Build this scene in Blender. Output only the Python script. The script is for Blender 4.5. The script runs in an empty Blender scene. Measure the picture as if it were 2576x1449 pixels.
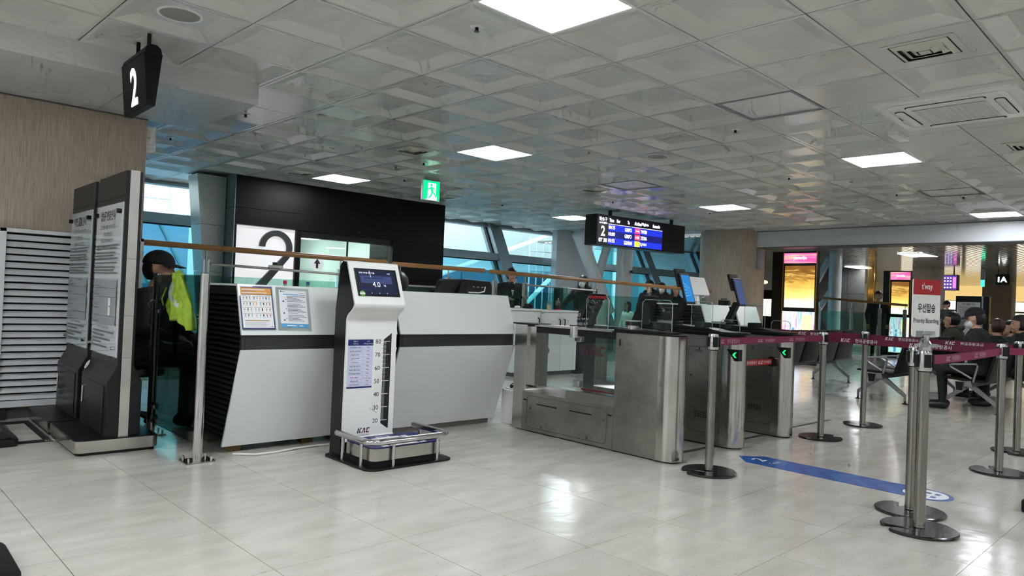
import bpy, bmesh, math, random
import numpy as np
from mathutils import Vector, Matrix, Euler
random.seed(7)
SC = bpy.context.scene
COL = SC.collection
PI = math.pi

# ------------------------------------------------------------------ camera
CAM_H = 1.12
def make_camera():
    f, yaw, pitch, roll = 1800.0, math.radians(47.1), math.radians(0.86), math.radians(2.35)
    cd = bpy.data.cameras.new('camera'); cam = bpy.data.objects.new('camera', cd); COL.objects.link(cam)
    cd.sensor_fit = 'HORIZONTAL'; cd.sensor_width = 36.0; cd.lens = 36.0 * f / 2576.0
    cd.clip_start = 0.05; cd.clip_end = 300
    fw = Vector((math.cos(yaw) * math.cos(pitch), math.sin(yaw) * math.cos(pitch), math.sin(pitch)))
    rt = Vector((math.sin(yaw), -math.cos(yaw), 0)); up = rt.cross(fw)
    r2 = rt * math.cos(roll) + up * math.sin(roll); u2 = r2.cross(fw)
    m = Matrix((( r2.x, u2.x, -fw.x, 0), (r2.y, u2.y, -fw.y, 0), (r2.z, u2.z, -fw.z, CAM_H), (0, 0, 0, 1)))
    cam.matrix_world = m
    SC.camera = cam
make_camera()

# ------------------------------------------------------------------ world, exposure
def make_world():
    w = bpy.data.worlds.new('overcast'); SC.world = w; w.use_nodes = True
    nt = w.node_tree; nt.nodes.clear()
    out = nt.nodes.new('ShaderNodeOutputWorld'); bg = nt.nodes.new('ShaderNodeBackground')
    tc = nt.nodes.new('ShaderNodeTexCoord'); no = nt.nodes.new('ShaderNodeTexNoise'); ra = nt.nodes.new('ShaderNodeValToRGB')
    no.inputs['Scale'].default_value = 4.0; no.inputs['Detail'].default_value = 6
    ra.color_ramp.elements[0].position = .35; ra.color_ramp.elements[0].color = (.70, .81, .90, 1)
    ra.color_ramp.elements[1].position = .62; ra.color_ramp.elements[1].color = (.95, .98, 1.0, 1)
    nt.links.new(tc.outputs['Generated'], no.inputs['Vector']); nt.links.new(no.outputs['Fac'], ra.inputs['Fac'])
    nt.links.new(ra.outputs['Color'], bg.inputs['Color']); bg.inputs['Strength'].default_value = 2.2
    nt.links.new(bg.outputs['Background'], out.inputs['Surface'])
make_world()
vs = SC.view_settings
vs.view_transform = 'Standard'; vs.look = 'None'; vs.gamma = 1.0; vs.use_curve_mapping = False
vs.exposure = 0.88
PANEL_POWER = 17.0          # radiance of the ceiling light panels
SC.cycles.use_denoising = True
SC.cycles.max_bounces = 6; SC.cycles.diffuse_bounces = 4; SC.cycles.glossy_bounces = 3; SC.cycles.transmission_bounces = 3; SC.cycles.transparent_max_bounces = 14
SC.cycles.use_adaptive_sampling = True; SC.cycles.adaptive_threshold = .12; SC.cycles.adaptive_min_samples = 12; SC.cycles.sample_clamp_indirect = 6.0
SC.cycles.caustics_reflective = False; SC.cycles.caustics_refractive = False

# ------------------------------------------------------------------ materials
def lin(c):
    def g(v):
        v = v / 255.0
        return v / 12.92 if v <= .04045 else ((v + .055) / 1.055) ** 2.4
    return (g(c[0]), g(c[1]), g(c[2]), 1.0)
MATS = {}
def new_mat(name):
    m = bpy.data.materials.new(name); m.use_nodes = True
    nt = m.node_tree; b = nt.nodes['Principled BSDF']
    MATS[name] = m
    return m, nt, b
def pbr(name, rgb, rough=.5, metal=0.0, var=.06, vscale=6.0, stretch=(1, 1, 1), bump=0.0, bscale=80.0, rvar=.0, spec=.5, coat=0.0, world=False):
    """principled surface with a little procedural colour, gloss and relief variation"""
    m, nt, b = new_mat(name)
    L = nt.links.new; N = nt.nodes.new
    col = lin(rgb)
    if world:
        src = N('ShaderNodeNewGeometry').outputs['Position']
    else:
        src = N('ShaderNodeTexCoord').outputs['Object']
    mp = N('ShaderNodeMapping'); mp.inputs['Scale'].default_value = stretch; L(src, mp.inputs['Vector'])
    no = N('ShaderNodeTexNoise'); no.inputs['Scale'].default_value = vscale; no.inputs['Detail'].default_value = 5
    L(mp.outputs['Vector'], no.inputs['Vector'])
    ra = N('ShaderNodeValToRGB')
    ra.color_ramp.elements[0].position = .3; ra.color_ramp.elements[1].position = .7
    ra.color_ramp.elements[0].color = tuple(max(0, c * (1 - var)) for c in col[:3]) + (1,)
    ra.color_ramp.elements[1].color = tuple(min(1, c * (1 + var)) for c in col[:3]) + (1,)
    L(no.outputs['Fac'], ra.inputs['Fac']); L(ra.outputs['Color'], b.inputs['Base Color'])
    b.inputs['Metallic'].default_value = metal; b.inputs['Roughness'].default_value = rough
    b.inputs['Specular IOR Level'].default_value = spec
    if coat: b.inputs['Coat Weight'].default_value = coat; b.inputs['Coat Roughness'].default_value = .08
    if rvar:
        mr = N('ShaderNodeMapRange'); mr.inputs['To Min'].default_value = max(.02, rough - rvar); mr.inputs['To Max'].default_value = rough + rvar
        L(no.outputs['Fac'], mr.inputs['Value']); L(mr.outputs['Result'], b.inputs['Roughness'])
    if bump:
        n2 = N('ShaderNodeTexNoise'); n2.inputs['Scale'].default_value = bscale; n2.inputs['Detail'].default_value = 3
        L(mp.outputs['Vector'], n2.inputs['Vector'])
        bp = N('ShaderNodeBump'); bp.inputs['Strength'].default_value = bump; bp.inputs['Distance'].default_value = .004
        L(n2.outputs['Fac'], bp.inputs['Height']); L(bp.outputs['Normal'], b.inputs['Normal'])
    return m
def emis(name, rgb, strength, rough=.3):
    m, nt, b = new_mat(name)
    b.inputs['Base Color'].default_value = tuple(c * .4 for c in lin(rgb)[:3]) + (1,)
    b.inputs['Emission Color'].default_value = lin(rgb); b.inputs['Emission Strength'].default_value = strength
    b.inputs['Roughness'].default_value = rough
    if strength < 4: m.cycles.emission_sampling = 'NONE'      # small signs: found by bounced rays only
    return m
def glass(name, rgb, refl=.06, rough=.01, haze=0.0, hazecol=(200, 210, 210)):
    """thin architectural glass: tinted see-through + mirror reflection growing at grazing angles"""
    m = bpy.data.materials.new(name); m.use_nodes = True; nt = m.node_tree; nt.nodes.clear(); MATS[name] = m
    L = nt.links.new; N = nt.nodes.new
    out = N('ShaderNodeOutputMaterial'); tr = N('ShaderNodeBsdfTransparent'); gl = N('ShaderNodeBsdfGlossy'); mx = N('ShaderNodeMixShader')
    tr.inputs['Color'].default_value = lin(rgb); gl.inputs['Roughness'].default_value = rough
    lw = N('ShaderNodeLayerWeight'); lw.inputs['Blend'].default_value = .5
    pw = N('ShaderNodeMath'); pw.operation = 'POWER'; pw.inputs[1].default_value = 4.5; L(lw.outputs['Facing'], pw.inputs[0])
    ad = N('ShaderNodeMath'); ad.operation = 'MULTIPLY_ADD'; ad.inputs[1].default_value = .7; ad.inputs[2].default_value = refl; ad.use_clamp = True
    L(pw.outputs['Value'], ad.inputs[0]); L(ad.outputs['Value'], mx.inputs['Fac'])
    L(tr.outputs['BSDF'], mx.inputs[1]); L(gl.outputs['BSDF'], mx.inputs[2])
    last = mx.outputs['Shader']
    if haze:
        df = N('ShaderNodeBsdfDiffuse'); df.inputs['Color'].default_value = lin(hazecol)
        m2 = N('ShaderNodeMixShader'); m2.inputs['Fac'].default_value = haze
        L(last, m2.inputs[1]); L(df.outputs['BSDF'], m2.inputs[2]); last = m2.outputs['Shader']
    L(last, out.inputs['Surface'])
    return m

# ------------------------------------------------------------------ mesh helpers
def frame(origin, right, up):
    r = Vector(right).normalized(); u = Vector(up); u = (u - r * u.dot(r)).normalized(); n = r.cross(u)
    o = Vector(origin)
    return Matrix(((r.x, u.x, n.x, o.x), (r.y, u.y, n.y, o.y), (r.z, u.z, n.z, o.z), (0, 0, 0, 1)))
class MB:
    """collects shapes (world coordinates) that become ONE mesh object"""
    def __init__(s): s.v = []; s.f = []; s.mi = []; s.cur = 0; s.M = None
    def mat(s, i): s.cur = i; return s
    def at(s, M): s.M = M; return s
    def _a(s, vs, fs):
        n = len(s.v)
        if s.M is not None: vs = [tuple(s.M @ Vector(p)) for p in vs]
        s.v += [tuple(p) for p in vs]; s.f += [tuple(i + n for i in f) for f in fs]; s.mi += [s.cur] * len(fs); return s
    def box(s, x0, x1, y0, y1, z0, z1):
        if x0 > x1: x0, x1 = x1, x0
        if y0 > y1: y0, y1 = y1, y0
        if z0 > z1: z0, z1 = z1, z0
        return s._a([(x0, y0, z0), (x1, y0, z0), (x1, y1, z0), (x0, y1, z0), (x0, y0, z1), (x1, y0, z1), (x1, y1, z1), (x0, y1, z1)],
                    [(0, 3, 2, 1), (4, 5, 6, 7), (0, 1, 5, 4), (1, 2, 6, 5), (2, 3, 7, 6), (3, 0, 4, 7)])
    def cbox(s, c, d): return s.box(c[0] - d[0] / 2, c[0] + d[0] / 2, c[1] - d[1] / 2, c[1] + d[1] / 2, c[2] - d[2] / 2, c[2] + d[2] / 2)
    def prism(s, poly, axis, a, b):
        """poly: 2-D outline; axis 'x': (y,z), 'y': (x,z), 'z': (x,y)"""
        k = len(poly)
        def P(p, t): return (t, p[0], p[1]) if axis == 'x' else ((p[0], t, p[1]) if axis == 'y' else (p[0], p[1], t))
        vs = [P(p, a) for p in poly] + [P(p, b) for p in poly]
        fs = [tuple(range(k))[::-1], tuple(range(k, 2 * k))] + [(i, (i + 1) % k, k + (i + 1) % k, k + i) for i in range(k)]
        return s._a(vs, fs)
    def cyl(s, p0, p1, r0, r1=None, seg=16, caps=True):
        r1 = r0 if r1 is None else r1
        p0, p1 = Vector(p0), Vector(p1); d = (p1 - p0).normalized()
        a = d.orthogonal().normalized(); b = d.cross(a)
        vs = []
        for p, r in ((p0, r0), (p1, r1)):
            for i in range(seg):
                t = 2 * PI * i / seg; vs.append(tuple(p + a * (r * math.cos(t)) + b * (r * math.sin(t))))
        fs = [(i, (i + 1) % seg, seg + (i + 1) % seg, seg + i) for i in range(seg)]
        if caps: fs += [tuple(range(seg))[::-1], tuple(range(seg, 2 * seg))]
        return s._a(vs, fs)
    def lathe(s, prof, c=(0, 0, 0), seg=24, flute=None):
        vs = []; k = len(prof)
        for r, z in prof:
            for i in range(seg):
                t = 2 * PI * i / seg; rr = r * (1 + (flute if flute and i % 2 else 0)); vs.append((c[0] + rr * math.cos(t), c[1] + rr * math.sin(t), c[2] + z))
        fs = []
        for j in range(k - 1):
            for i in range(seg): fs.append((j * seg + i, j * seg + (i + 1) % seg, (j + 1) * seg + (i + 1) % seg, (j + 1) * seg + i))
        fs += [tuple(range(seg))[::-1], tuple((k - 1) * seg + i for i in range(seg))]
        return s._a(vs, fs)
    def tube(s, pts, r, seg=10, closed=False):
        pts = [Vector(p) for p in pts]; n = len(pts); rs = r if isinstance(r, (list, tuple)) else [r] * n
        vs = []; up = None
        for i, p in enumerate(pts):
            if closed: d = (pts[(i + 1) % n] - pts[i - 1]).normalized()
            else: d = (pts[min(i + 1, n - 1)] - pts[max(i - 1, 0)]).normalized()
            if up is None: up = d.orthogonal().normalized()
            up = (up - d * up.dot(d)).normalized(); b = d.cross(up)
            for j in range(seg):
                t = 2 * PI * j / seg; vs.append(tuple(p + up * (rs[i] * math.cos(t)) + b * (rs[i] * math.sin(t))))
        fs = []
        for i in range(n if closed else n - 1):
            for j in range(seg):
                a, b2 = i * seg, ((i + 1) % n) * seg
                fs.append((a + j, a + (j + 1) % seg, b2 + (j + 1) % seg, b2 + j))
        if not closed: fs += [tuple(range(seg))[::-1], tuple((n - 1) * seg + j for j in range(seg))]
        return s._a(vs, fs)
    def ell(s, c, r, u=16, v=10):
        vs = [(c[0], c[1], c[2] - r[2])]
        for j in range(1, v):
            ph = PI * j / v - PI / 2
            for i in range(u):
                t = 2 * PI * i / u; vs.append((c[0] + r[0] * math.cos(ph) * math.cos(t), c[1] + r[1] * math.cos(ph) * math.sin(t), c[2] + r[2] * math.sin(ph)))
        vs.append((c[0], c[1], c[2] + r[2])); top = len(vs) - 1
        fs = [(0, 1 + (i + 1) % u, 1 + i) for i in range(u)]
        for j in range(v - 2):
            for i in range(u): fs.append((1 + j * u + i, 1 + j * u + (i + 1) % u, 1 + (j + 1) * u + (i + 1) % u, 1 + (j + 1) * u + i))
        fs += [(top, 1 + (v - 2) * u + i, 1 + (v - 2) * u + (i + 1) % u) for i in range(u)]
        return s._a(vs, fs)
    def quad(s, a, b, c, d): return s._a([a, b, c, d], [(0, 1, 2, 3)])
    def mesh(s, name, mats, smooth=35, bevel=0.0, bseg=2, inv=None):
        me = bpy.data.meshes.new(name)
        vs = s.v if inv is None else [tuple(inv @ Vector(p)) for p in s.v]
        me.from_pydata(vs, [], s.f)
        for m in mats: me.materials.append(m)
        if any(s.mi): me.polygons.foreach_set('material_index', s.mi)
        bm = bmesh.new(); bm.from_mesh(me)
        bmesh.ops.recalc_face_normals(bm, faces=bm.faces)
        if bevel:
            es = [e for e in bm.edges if len(e.link_faces) == 2 and e.calc_face_angle(0) > .5]
            bmesh.ops.bevel(bm, geom=es, offset=bevel, segments=bseg, profile=.6, affect='EDGES', clamp_overlap=True)
        bm.to_mesh(me); bm.free()
        if smooth:
            me.polygons.foreach_set('use_smooth', [True] * len(me.polygons)); me.set_sharp_from_angle(angle=math.radians(smooth))
        me.update()
        return me
    def build(s, name, mat, parent=None, smooth=35, bevel=0.0, bseg=2, label=None, local=False):
        mats = mat if isinstance(mat, (list, tuple)) else [mat]
        inv = None
        if parent is not None and not local: inv = root_matrix(parent).inverted()
        o = bpy.data.objects.new(name, s.mesh(name, mats, smooth, bevel, bseg, inv)); COL.objects.link(o)
        if parent is not None: o.parent = parent
        if label: o['label'] = label
        return o
def root_matrix(o):
    while o.parent is not None: o = o.parent
    return Matrix.LocRotScale(o.location, o.rotation_euler, o.scale)
def tag(o, label=None, cat=None, group=None, kind=None):
    if label: o['label'] = label
    if cat: o['category'] = cat
    if group: o['group'] = group
    if kind: o['kind'] = kind
    return o
def thing(name, label, cat, loc=(0, 0, 0), rz=0.0, group=None):
    o = bpy.data.objects.new(name, None); COL.objects.link(o); o.empty_display_size = .1
    o.location = loc; o.rotation_euler = (0, 0, rz)
    return tag(o, label, cat, group)
def copy_tree(o, parent=None):
    c = o.copy(); COL.objects.link(c); c.parent = parent
    for ch in o.children: copy_tree(ch, c)
    return c
def inst(name, me, parent, loc=(0, 0, 0), rz=0.0):
    o = bpy.data.objects.new(name, me); COL.objects.link(o); o.parent = parent; o.location = loc; o.rotation_euler = (0, 0, rz); return o
def text_mesh(body, size=None, width=None, height=None, bold=0.0, extrude=.0004, align='CENTER', shear=0.0):
    """lettering as a mesh, baseline box centred on x (or left aligned) and y"""
    c = bpy.data.curves.new('t', 'FONT'); c.body = body; c.size = 1.0; c.offset = bold; c.extrude = 0; c.resolution_u = 3; c.shear = shear
    o = bpy.data.objects.new('t', c); me = bpy.data.meshes.new_from_object(o)
    bpy.data.objects.remove(o); bpy.data.curves.remove(c)
    co = np.empty(len(me.vertices) * 3); me.vertices.foreach_get('co', co); co = co.reshape(-1, 3)
    lo, hi = co.min(0), co.max(0); w, h = hi[0] - lo[0], hi[1] - lo[1]
    sx = sy = size if size else 1.0
    if height: sy = height / h; sx = sy
    if width:
        sx = width / w
        if not height and not size: sy = sx
    co[:, 0] = (co[:, 0] - (lo[0] + hi[0]) / 2) * sx if align == 'CENTER' else (co[:, 0] - lo[0]) * sx
    co[:, 1] = (co[:, 1] - (lo[1] + hi[1]) / 2) * sy
    fs = [tuple(p.vertices) for p in me.polygons]; bpy.data.meshes.remove(me)
    return co, fs
class Print:
    """flat print on a panel: frame M (x right, y up, z out of the panel); pieces by colour -> one mesh per colour"""
    def __init__(s, M): s.M = M; s.d = {}; s.z = .0006
    def _g(s, m):
        if m not in s.d: s.d[m] = ([], [])
        return s.d[m]
    def _add(s, m, vs, fs, dz=0):
        V, F = s._g(m); n = len(V); z = s.z + dz
        V += [tuple(s.M @ Vector((p[0], p[1], z))) for p in vs]; F += [tuple(i + n for i in f) for f in fs]; return s
    def rect(s, m, x0, x1, y0, y1, dz=0): return s._add(m, [(x0, y0), (x1, y0), (x1, y1), (x0, y1)], [(0, 1, 2, 3)], dz)
    def poly(s, m, pts, dz=0): return s._add(m, pts, [tuple(range(len(pts)))], dz)
    def disc(s, m, cx, cy, rx, ry=None, dz=0, n=24):
        ry = ry or rx; return s.poly(m, [(cx + rx * math.cos(2 * PI * i / n), cy + ry * math.sin(2 * PI * i / n)) for i in range(n)], dz)
    def frame(s, m, x0, x1, y0, y1, t, dz=0):
        s.rect(m, x0, x1, y0, y0 + t, dz); s.rect(m, x0, x1, y1 - t, y1, dz); s.rect(m, x0, x0 + t, y0 + t, y1 - t, dz); return s.rect(m, x1 - t, x1, y0 + t, y1 - t, dz)
    def line(s, m, a, b, t, dz=0):
        a, b = Vector((a[0], a[1])), Vector((b[0], b[1])); d = (b - a).normalized(); n = Vector((-d.y, d.x)) * t / 2
        return s.poly(m, [tuple(a - n), tuple(b - n), tuple(b + n), tuple(a + n)], dz)
    def text(s, m, body, x, y, height=None, width=None, size=None, bold=0.0, align='CENTER', dz=.0004, shear=0.0):
        co, fs = text_mesh(body, size, width, height, bold, align=align, shear=shear)
        return s._add(m, [(p[0] + x, p[1] + y) for p in co], fs, dz)
    def kac(s, m, x, y, h, m2=None):
        """the slanted three-letter airport mark with a line cut through it; x,y = left bottom"""
        w = h * 2.9; c = h * .5; g = h * .09; sl = .25
        def R(pts): s.poly(m, [(x + (px + py * sl) * h, y + py * h) for px, py in pts], .0004)
        lo, hi = (0, .46), (.54, 1.0)
        for a, b in (lo, hi):
            R([(0, a), (.3, a), (.3, b), (0, b)])
        R([(.32, .54), (.5, .54), (.95, 1), (.58, 1)]); R([(.42, .46), (.62, .46), (.9, 0), (.5, 0)])
        R([(1.0, 0), (1.27, 0), (1.36, .46), (1.2, .46)]); R([(1.62, 0), (1.9, 0), (1.72, .46), (1.47, .46)])
        R([(1.22, .54), (1.7, .54), (1.55, 1), (1.3, 1)])
        R([(1.98, .1), (2.1, 0), (2.25, 0), (2.25, .46), (1.98, .46)]); R([(2.25, 0), (2.7, 0), (2.75, .22), (2.25, .22)])
        R([(1.98, .54), (2.25, .54), (2.25, 1), (2.1, 1), (1.98, .9)]); R([(2.25, .78), (2.72, .78), (2.68, 1), (2.25, 1)])
        return s
    def build(s, parent, name='lettering'):
        inv = root_matrix(parent).inverted() if parent is not None else None
        r = []
        for m, (V, F) in s.d.items():
            me = bpy.data.meshes.new(name); me.from_pydata([tuple(inv @ Vector(p)) for p in V] if inv else V, [], F); me.materials.append(m); me.update()
            o = bpy.data.objects.new(name, me); COL.objects.link(o); o.parent = parent; r.append(o)
        return r
def arc(cx, cy, r, a0, a1, n):
    return [(cx + r * math.cos(a0 + (a1 - a0) * i / n), cy + r * math.sin(a0 + (a1 - a0) * i / n)) for i in range(n + 1)]
def rrect(x0, x1, y0, y1, r, n=5):
    return arc(x1 - r, y1 - r, r, 0, PI / 2, n) + arc(x0 + r, y1 - r, r, PI / 2, PI, n) + arc(x0 + r, y0 + r, r, PI, 1.5 * PI, n) + arc(x1 - r, y0 + r, r, 1.5 * PI, 2 * PI, n)
# ------------------------------------------------------------------ palette
def floor_material():
    m, nt, b = new_mat('floor vinyl'); L = nt.links.new; N = nt.nodes.new
    pos = N('ShaderNodeNewGeometry').outputs['Position']
    rot = N('ShaderNodeMapping'); rot.inputs['Rotation'].default_value = (0, 0, -math.radians(1.3)); L(pos, rot.inputs['Vector'])
    mp = N('ShaderNodeMapping'); mp.inputs['Scale'].default_value = (26, 150, 1); L(rot.outputs['Vector'], mp.inputs['Vector'])
    n1 = N('ShaderNodeTexNoise'); n1.inputs['Scale'].default_value = 1.0; n1.inputs['Detail'].default_value = 3; L(mp.outputs['Vector'], n1.inputs['Vector'])
    r1 = N('ShaderNodeValToRGB'); r1.color_ramp.elements[0].position = .66; r1.color_ramp.elements[1].position = .74
    r1.color_ramp.elements[0].color = (0, 0, 0, 1); r1.color_ramp.elements[1].color = (1, 1, 1, 1); L(n1.outputs['Fac'], r1.inputs['Fac'])
    mp2 = N('ShaderNodeMapping'); mp2.inputs['Scale'].default_value = (3.0, 9, 1); L(rot.outputs['Vector'], mp2.inputs['Vector'])
    n2 = N('ShaderNodeTexNoise'); n2.inputs['Scale'].default_value = 1.0; n2.inputs['Detail'].default_value = 6; L(mp2.outputs['Vector'], n2.inputs['Vector'])
    r2 = N('ShaderNodeValToRGB'); r2.color_ramp.elements[0].position = .3; r2.color_ramp.elements[1].position = .75
    r2.color_ramp.elements[0].color = lin((190, 185, 176)); r2.color_ramp.elements[1].color = lin((208, 204, 196)); L(n2.outputs['Fac'], r2.inputs['Fac'])
    oi = N('ShaderNodeObjectInfo'); mr = N('ShaderNodeMapRange'); mr.inputs['To Min'].default_value = .95; mr.inputs['To Max'].default_value = 1.03
    L(oi.outputs['Random'], mr.inputs['Value'])
    mul = N('ShaderNodeVectorMath'); mul.operation = 'SCALE'; L(r2.outputs['Color'], mul.inputs[0]); L(mr.outputs['Result'], mul.inputs['Scale'])
    mx = N('ShaderNodeMix'); mx.data_type = 'RGBA'; mx.inputs['B'].default_value = lin((104, 96, 88))
    sc = N('ShaderNodeMath'); sc.operation = 'MULTIPLY'; sc.inputs[1].default_value = .7; L(r1.outputs['Color'], sc.inputs[0])
    L(sc.outputs['Value'], mx.inputs['Factor']); L(mul.outputs['Vector'], mx.inputs['A']); L(mx.outputs['Result'], b.inputs['Base Color'])
    b.inputs['Roughness'].default_value = .13; b.inputs['Specular IOR Level'].default_value = .55
    n3 = N('ShaderNodeTexNoise'); n3.inputs['Scale'].default_value = 9.0; n3.inputs['Detail'].default_value = 4; L(pos, n3.inputs['Vector'])
    bp = N('ShaderNodeBump'); bp.inputs['Strength'].default_value = .16; bp.inputs['Distance'].default_value = .01
    L(n3.outputs['Fac'], bp.inputs['Height']); L(bp.outputs['Normal'], b.inputs['Normal'])
    mr2 = N('ShaderNodeMapRange'); mr2.inputs['To Min'].default_value = .11; mr2.inputs['To Max'].default_value = .24
    L(n2.outputs['Fac'], mr2.inputs['Value']); L(mr2.outputs['Result'], b.inputs['Roughness'])
    return m
def brushed(name, rgb, rough=.27, along='z', smudge=.16):
    m, nt, b = new_mat(name); L = nt.links.new; N = nt.nodes.new
    src = N('ShaderNodeTexCoord').outputs['Object']
    mp = N('ShaderNodeMapping'); mp.inputs['Scale'].default_value = {'z': (420, 420, 6), 'x': (6, 420, 420), 'y': (420, 6, 420)}[along]; L(src, mp.inputs['Vector'])
    n1 = N('ShaderNodeTexNoise'); n1.inputs['Scale'].default_value = 1; n1.inputs['Detail'].default_value = 4; L(mp.outputs['Vector'], n1.inputs['Vector'])
    n2 = N('ShaderNodeTexNoise'); n2.inputs['Scale'].default_value = 5; n2.inputs['Detail'].default_value = 7; L(src, n2.inputs['Vector'])
    c = lin(rgb)
    ra = N('ShaderNodeValToRGB'); ra.color_ramp.elements[0].position = .35; ra.color_ramp.elements[1].position = .6
    ra.color_ramp.elements[0].color = tuple(x * (1 - smudge) for x in c[:3]) + (1,); ra.color_ramp.elements[1].color = c
    L(n2.outputs['Fac'], ra.inputs['Fac']); L(ra.outputs['Color'], b.inputs['Base Color'])
    b.inputs['Metallic'].default_value = 1.0
    mr = N('ShaderNodeMapRange'); mr.inputs['To Min'].default_value = rough - .015; mr.inputs['To Max'].default_value = rough + .025; L(n1.outputs['Fac'], mr.inputs['Value'])
    L(mr.outputs['Result'], b.inputs['Roughness'])
    b.inputs['Anisotropic'].default_value = .3
    return m
def fabric_wall():
    m, nt, b = new_mat('beige wallcovering'); L = nt.links.new; N = nt.nodes.new
    pos = N('ShaderNodeNewGeometry').outputs['Position']
    mp = N('ShaderNodeMapping'); mp.inputs['Scale'].default_value = (150, 150, 4); L(pos, mp.inputs['Vector'])
    n1 = N('ShaderNodeTexNoise'); n1.inputs['Scale'].default_value = 1; n1.inputs['Detail'].default_value = 5; n1.inputs['Roughness'].default_value = .7; L(mp.outputs['Vector'], n1.inputs['Vector'])
    ra = N('ShaderNodeValToRGB'); ra.color_ramp.elements[0].position = .3; ra.color_ramp.elements[1].position = .72
    ra.color_ramp.elements[0].color = lin((142, 127, 112)); ra.color_ramp.elements[1].color = lin((202, 189, 174)); L(n1.outputs['Fac'], ra.inputs['Fac'])
    L(ra.outputs['Color'], b.inputs['Base Color']); b.inputs['Roughness'].default_value = .65
    bp = N('ShaderNodeBump'); bp.inputs['Strength'].default_value = .15; bp.inputs['Distance'].default_value = .002; L(n1.outputs['Fac'], bp.inputs['Height']); L(bp.outputs['Normal'], b.inputs['Normal'])
    return m
def granite(name, a, c2, scale=120):
    m, nt, b = new_mat(name); L = nt.links.new; N = nt.nodes.new
    v = N('ShaderNodeTexVoronoi'); v.inputs['Scale'].default_value = scale; L(N('ShaderNodeNewGeometry').outputs['Position'], v.inputs['Vector'])
    ra = N('ShaderNodeValToRGB'); ra.color_ramp.elements[0].color = lin(a); ra.color_ramp.elements[1].color = lin(c2); L(v.outputs['Color'], ra.inputs['Fac'])
    L(ra.outputs['Color'], b.inputs['Base Color']); b.inputs['Roughness'].default_value = .3
    return m
FLOOR = floor_material()
JOINT = pbr('floor joint', (74, 70, 65), .8)
CEIL = pbr('ceiling tile enamel', (214, 213, 209), .22, var=.03, vscale=1.5, world=True, spec=.5)
CEILBACK = pbr('ceiling void', (120, 120, 118), .8)
SOFFIT = pbr('soffit paint', (206, 206, 206), .42, var=.03, vscale=2, world=True)
BEAM = pbr('beam paint', (205, 206, 210), .35, var=.03, vscale=1.5, world=True)
WALLCOV = fabric_wall()
GRANITE = granite('grey granite', (160, 166, 163), (214, 219, 215))
STONE = granite('dark stone', (58, 58, 55), (86, 86, 82), 60)
ALU = pbr('aluminium frame', (150, 162, 168), .38, metal=.55, var=.06)
ALUD = pbr('dark window gasket', (30, 34, 38), .5)
BLACKP = pbr('black metal panel', (8, 8, 10), .4, var=.1, vscale=1.5, spec=.2)
BLACK = pbr('black plastic', (11, 11, 13), .36, var=.1, spec=.4)
BLACKM = pbr('matt black', (12, 12, 13), .7, var=.15)
CHAR = pbr('charcoal laminate', (46, 48, 51), .38, var=.06)
SLATE = pbr('charcoal paint', (24, 26, 29), .33, var=.08, spec=.4)
WHITE = pbr('white laminate', (232, 235, 234), .22, var=.02, vscale=2.0, spec=.5)
WHITEG = pbr('white enamel', (238, 239, 237), .3, var=.02)
WHITEM = pbr('matt white', (235, 235, 232), .6, var=.03)
PAPER = pbr('paper', (236, 237, 244), .45, var=.02)
GREYP = pbr('grey plastic', (150, 152, 154), .45, var=.05)
GREYD = pbr('dark grey', (84, 86, 88), .5, var=.06)
LOUV = pbr('grey louvre enamel', (222, 224, 228), .35, metal=.15, var=.04)
STEEL = pbr('brushed steel', (202, 200, 196), .25, metal=1.0, var=.07, vscale=5, rvar=.03)
STEELX = pbr('brushed steel across', (190, 187, 182), .26, metal=1.0, var=.08, vscale=6, stretch=(.5, 4, 4), rvar=.03)
STEELD = brushed('stained steel', (172, 169, 163), .30, 'z', .22)
CHROME = pbr('polished steel', (205, 205, 205), .12, metal=1.0, var=.06, rvar=.05)
CASTAL = pbr('cast aluminium', (150, 152, 156), .4, metal=.8, var=.08)
WOOD = pbr('oak handrail', (158, 112, 64), .35, var=.22, vscale=9, stretch=(.25, 4, 4), coat=.3)
GL_WIN = glass('window glass', (240, 249, 248), .05)
GL_BLUE = glass('blue window glass', (186, 226, 234), .05)
GL_GREEN = glass('green balustrade glass', (206, 234, 226), .05)
GL_CLEAR = glass('clear glass', (244, 250, 248), .04)
GL_ACR = glass('clear acrylic', (251, 253, 253), .04)
GL_DOOR = glass('door glass', (234, 246, 242), .10)
PANEL_ON = emis('lit diffuser', (244, 250, 255), PANEL_POWER)
PANEL_OFF = pbr('unlit diffuser', (226, 227, 226), .35, var=.01)
NAVY = pbr('navy print', (26, 32, 104), .4, var=.03)
RED = pbr('red print', (176, 24, 36), .4, var=.04)
INK = pbr('black ink', (22, 22, 24), .5, var=.05)
INKG = pbr('grey ink', (104, 108, 112), .5, var=.05)
INKL = pbr('pale grey print', (150, 156, 162), .5, var=.03)
LINEG = pbr('pale rule', (170, 176, 186), .5)
ORANGE = pbr('orange print', (222, 150, 48), .45, var=.05)
SKYB = pbr('sky blue print', (84, 166, 218), .45, var=.04)
WPRINT = pbr('white print', (240, 240, 242), .45, var=.02)

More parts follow.
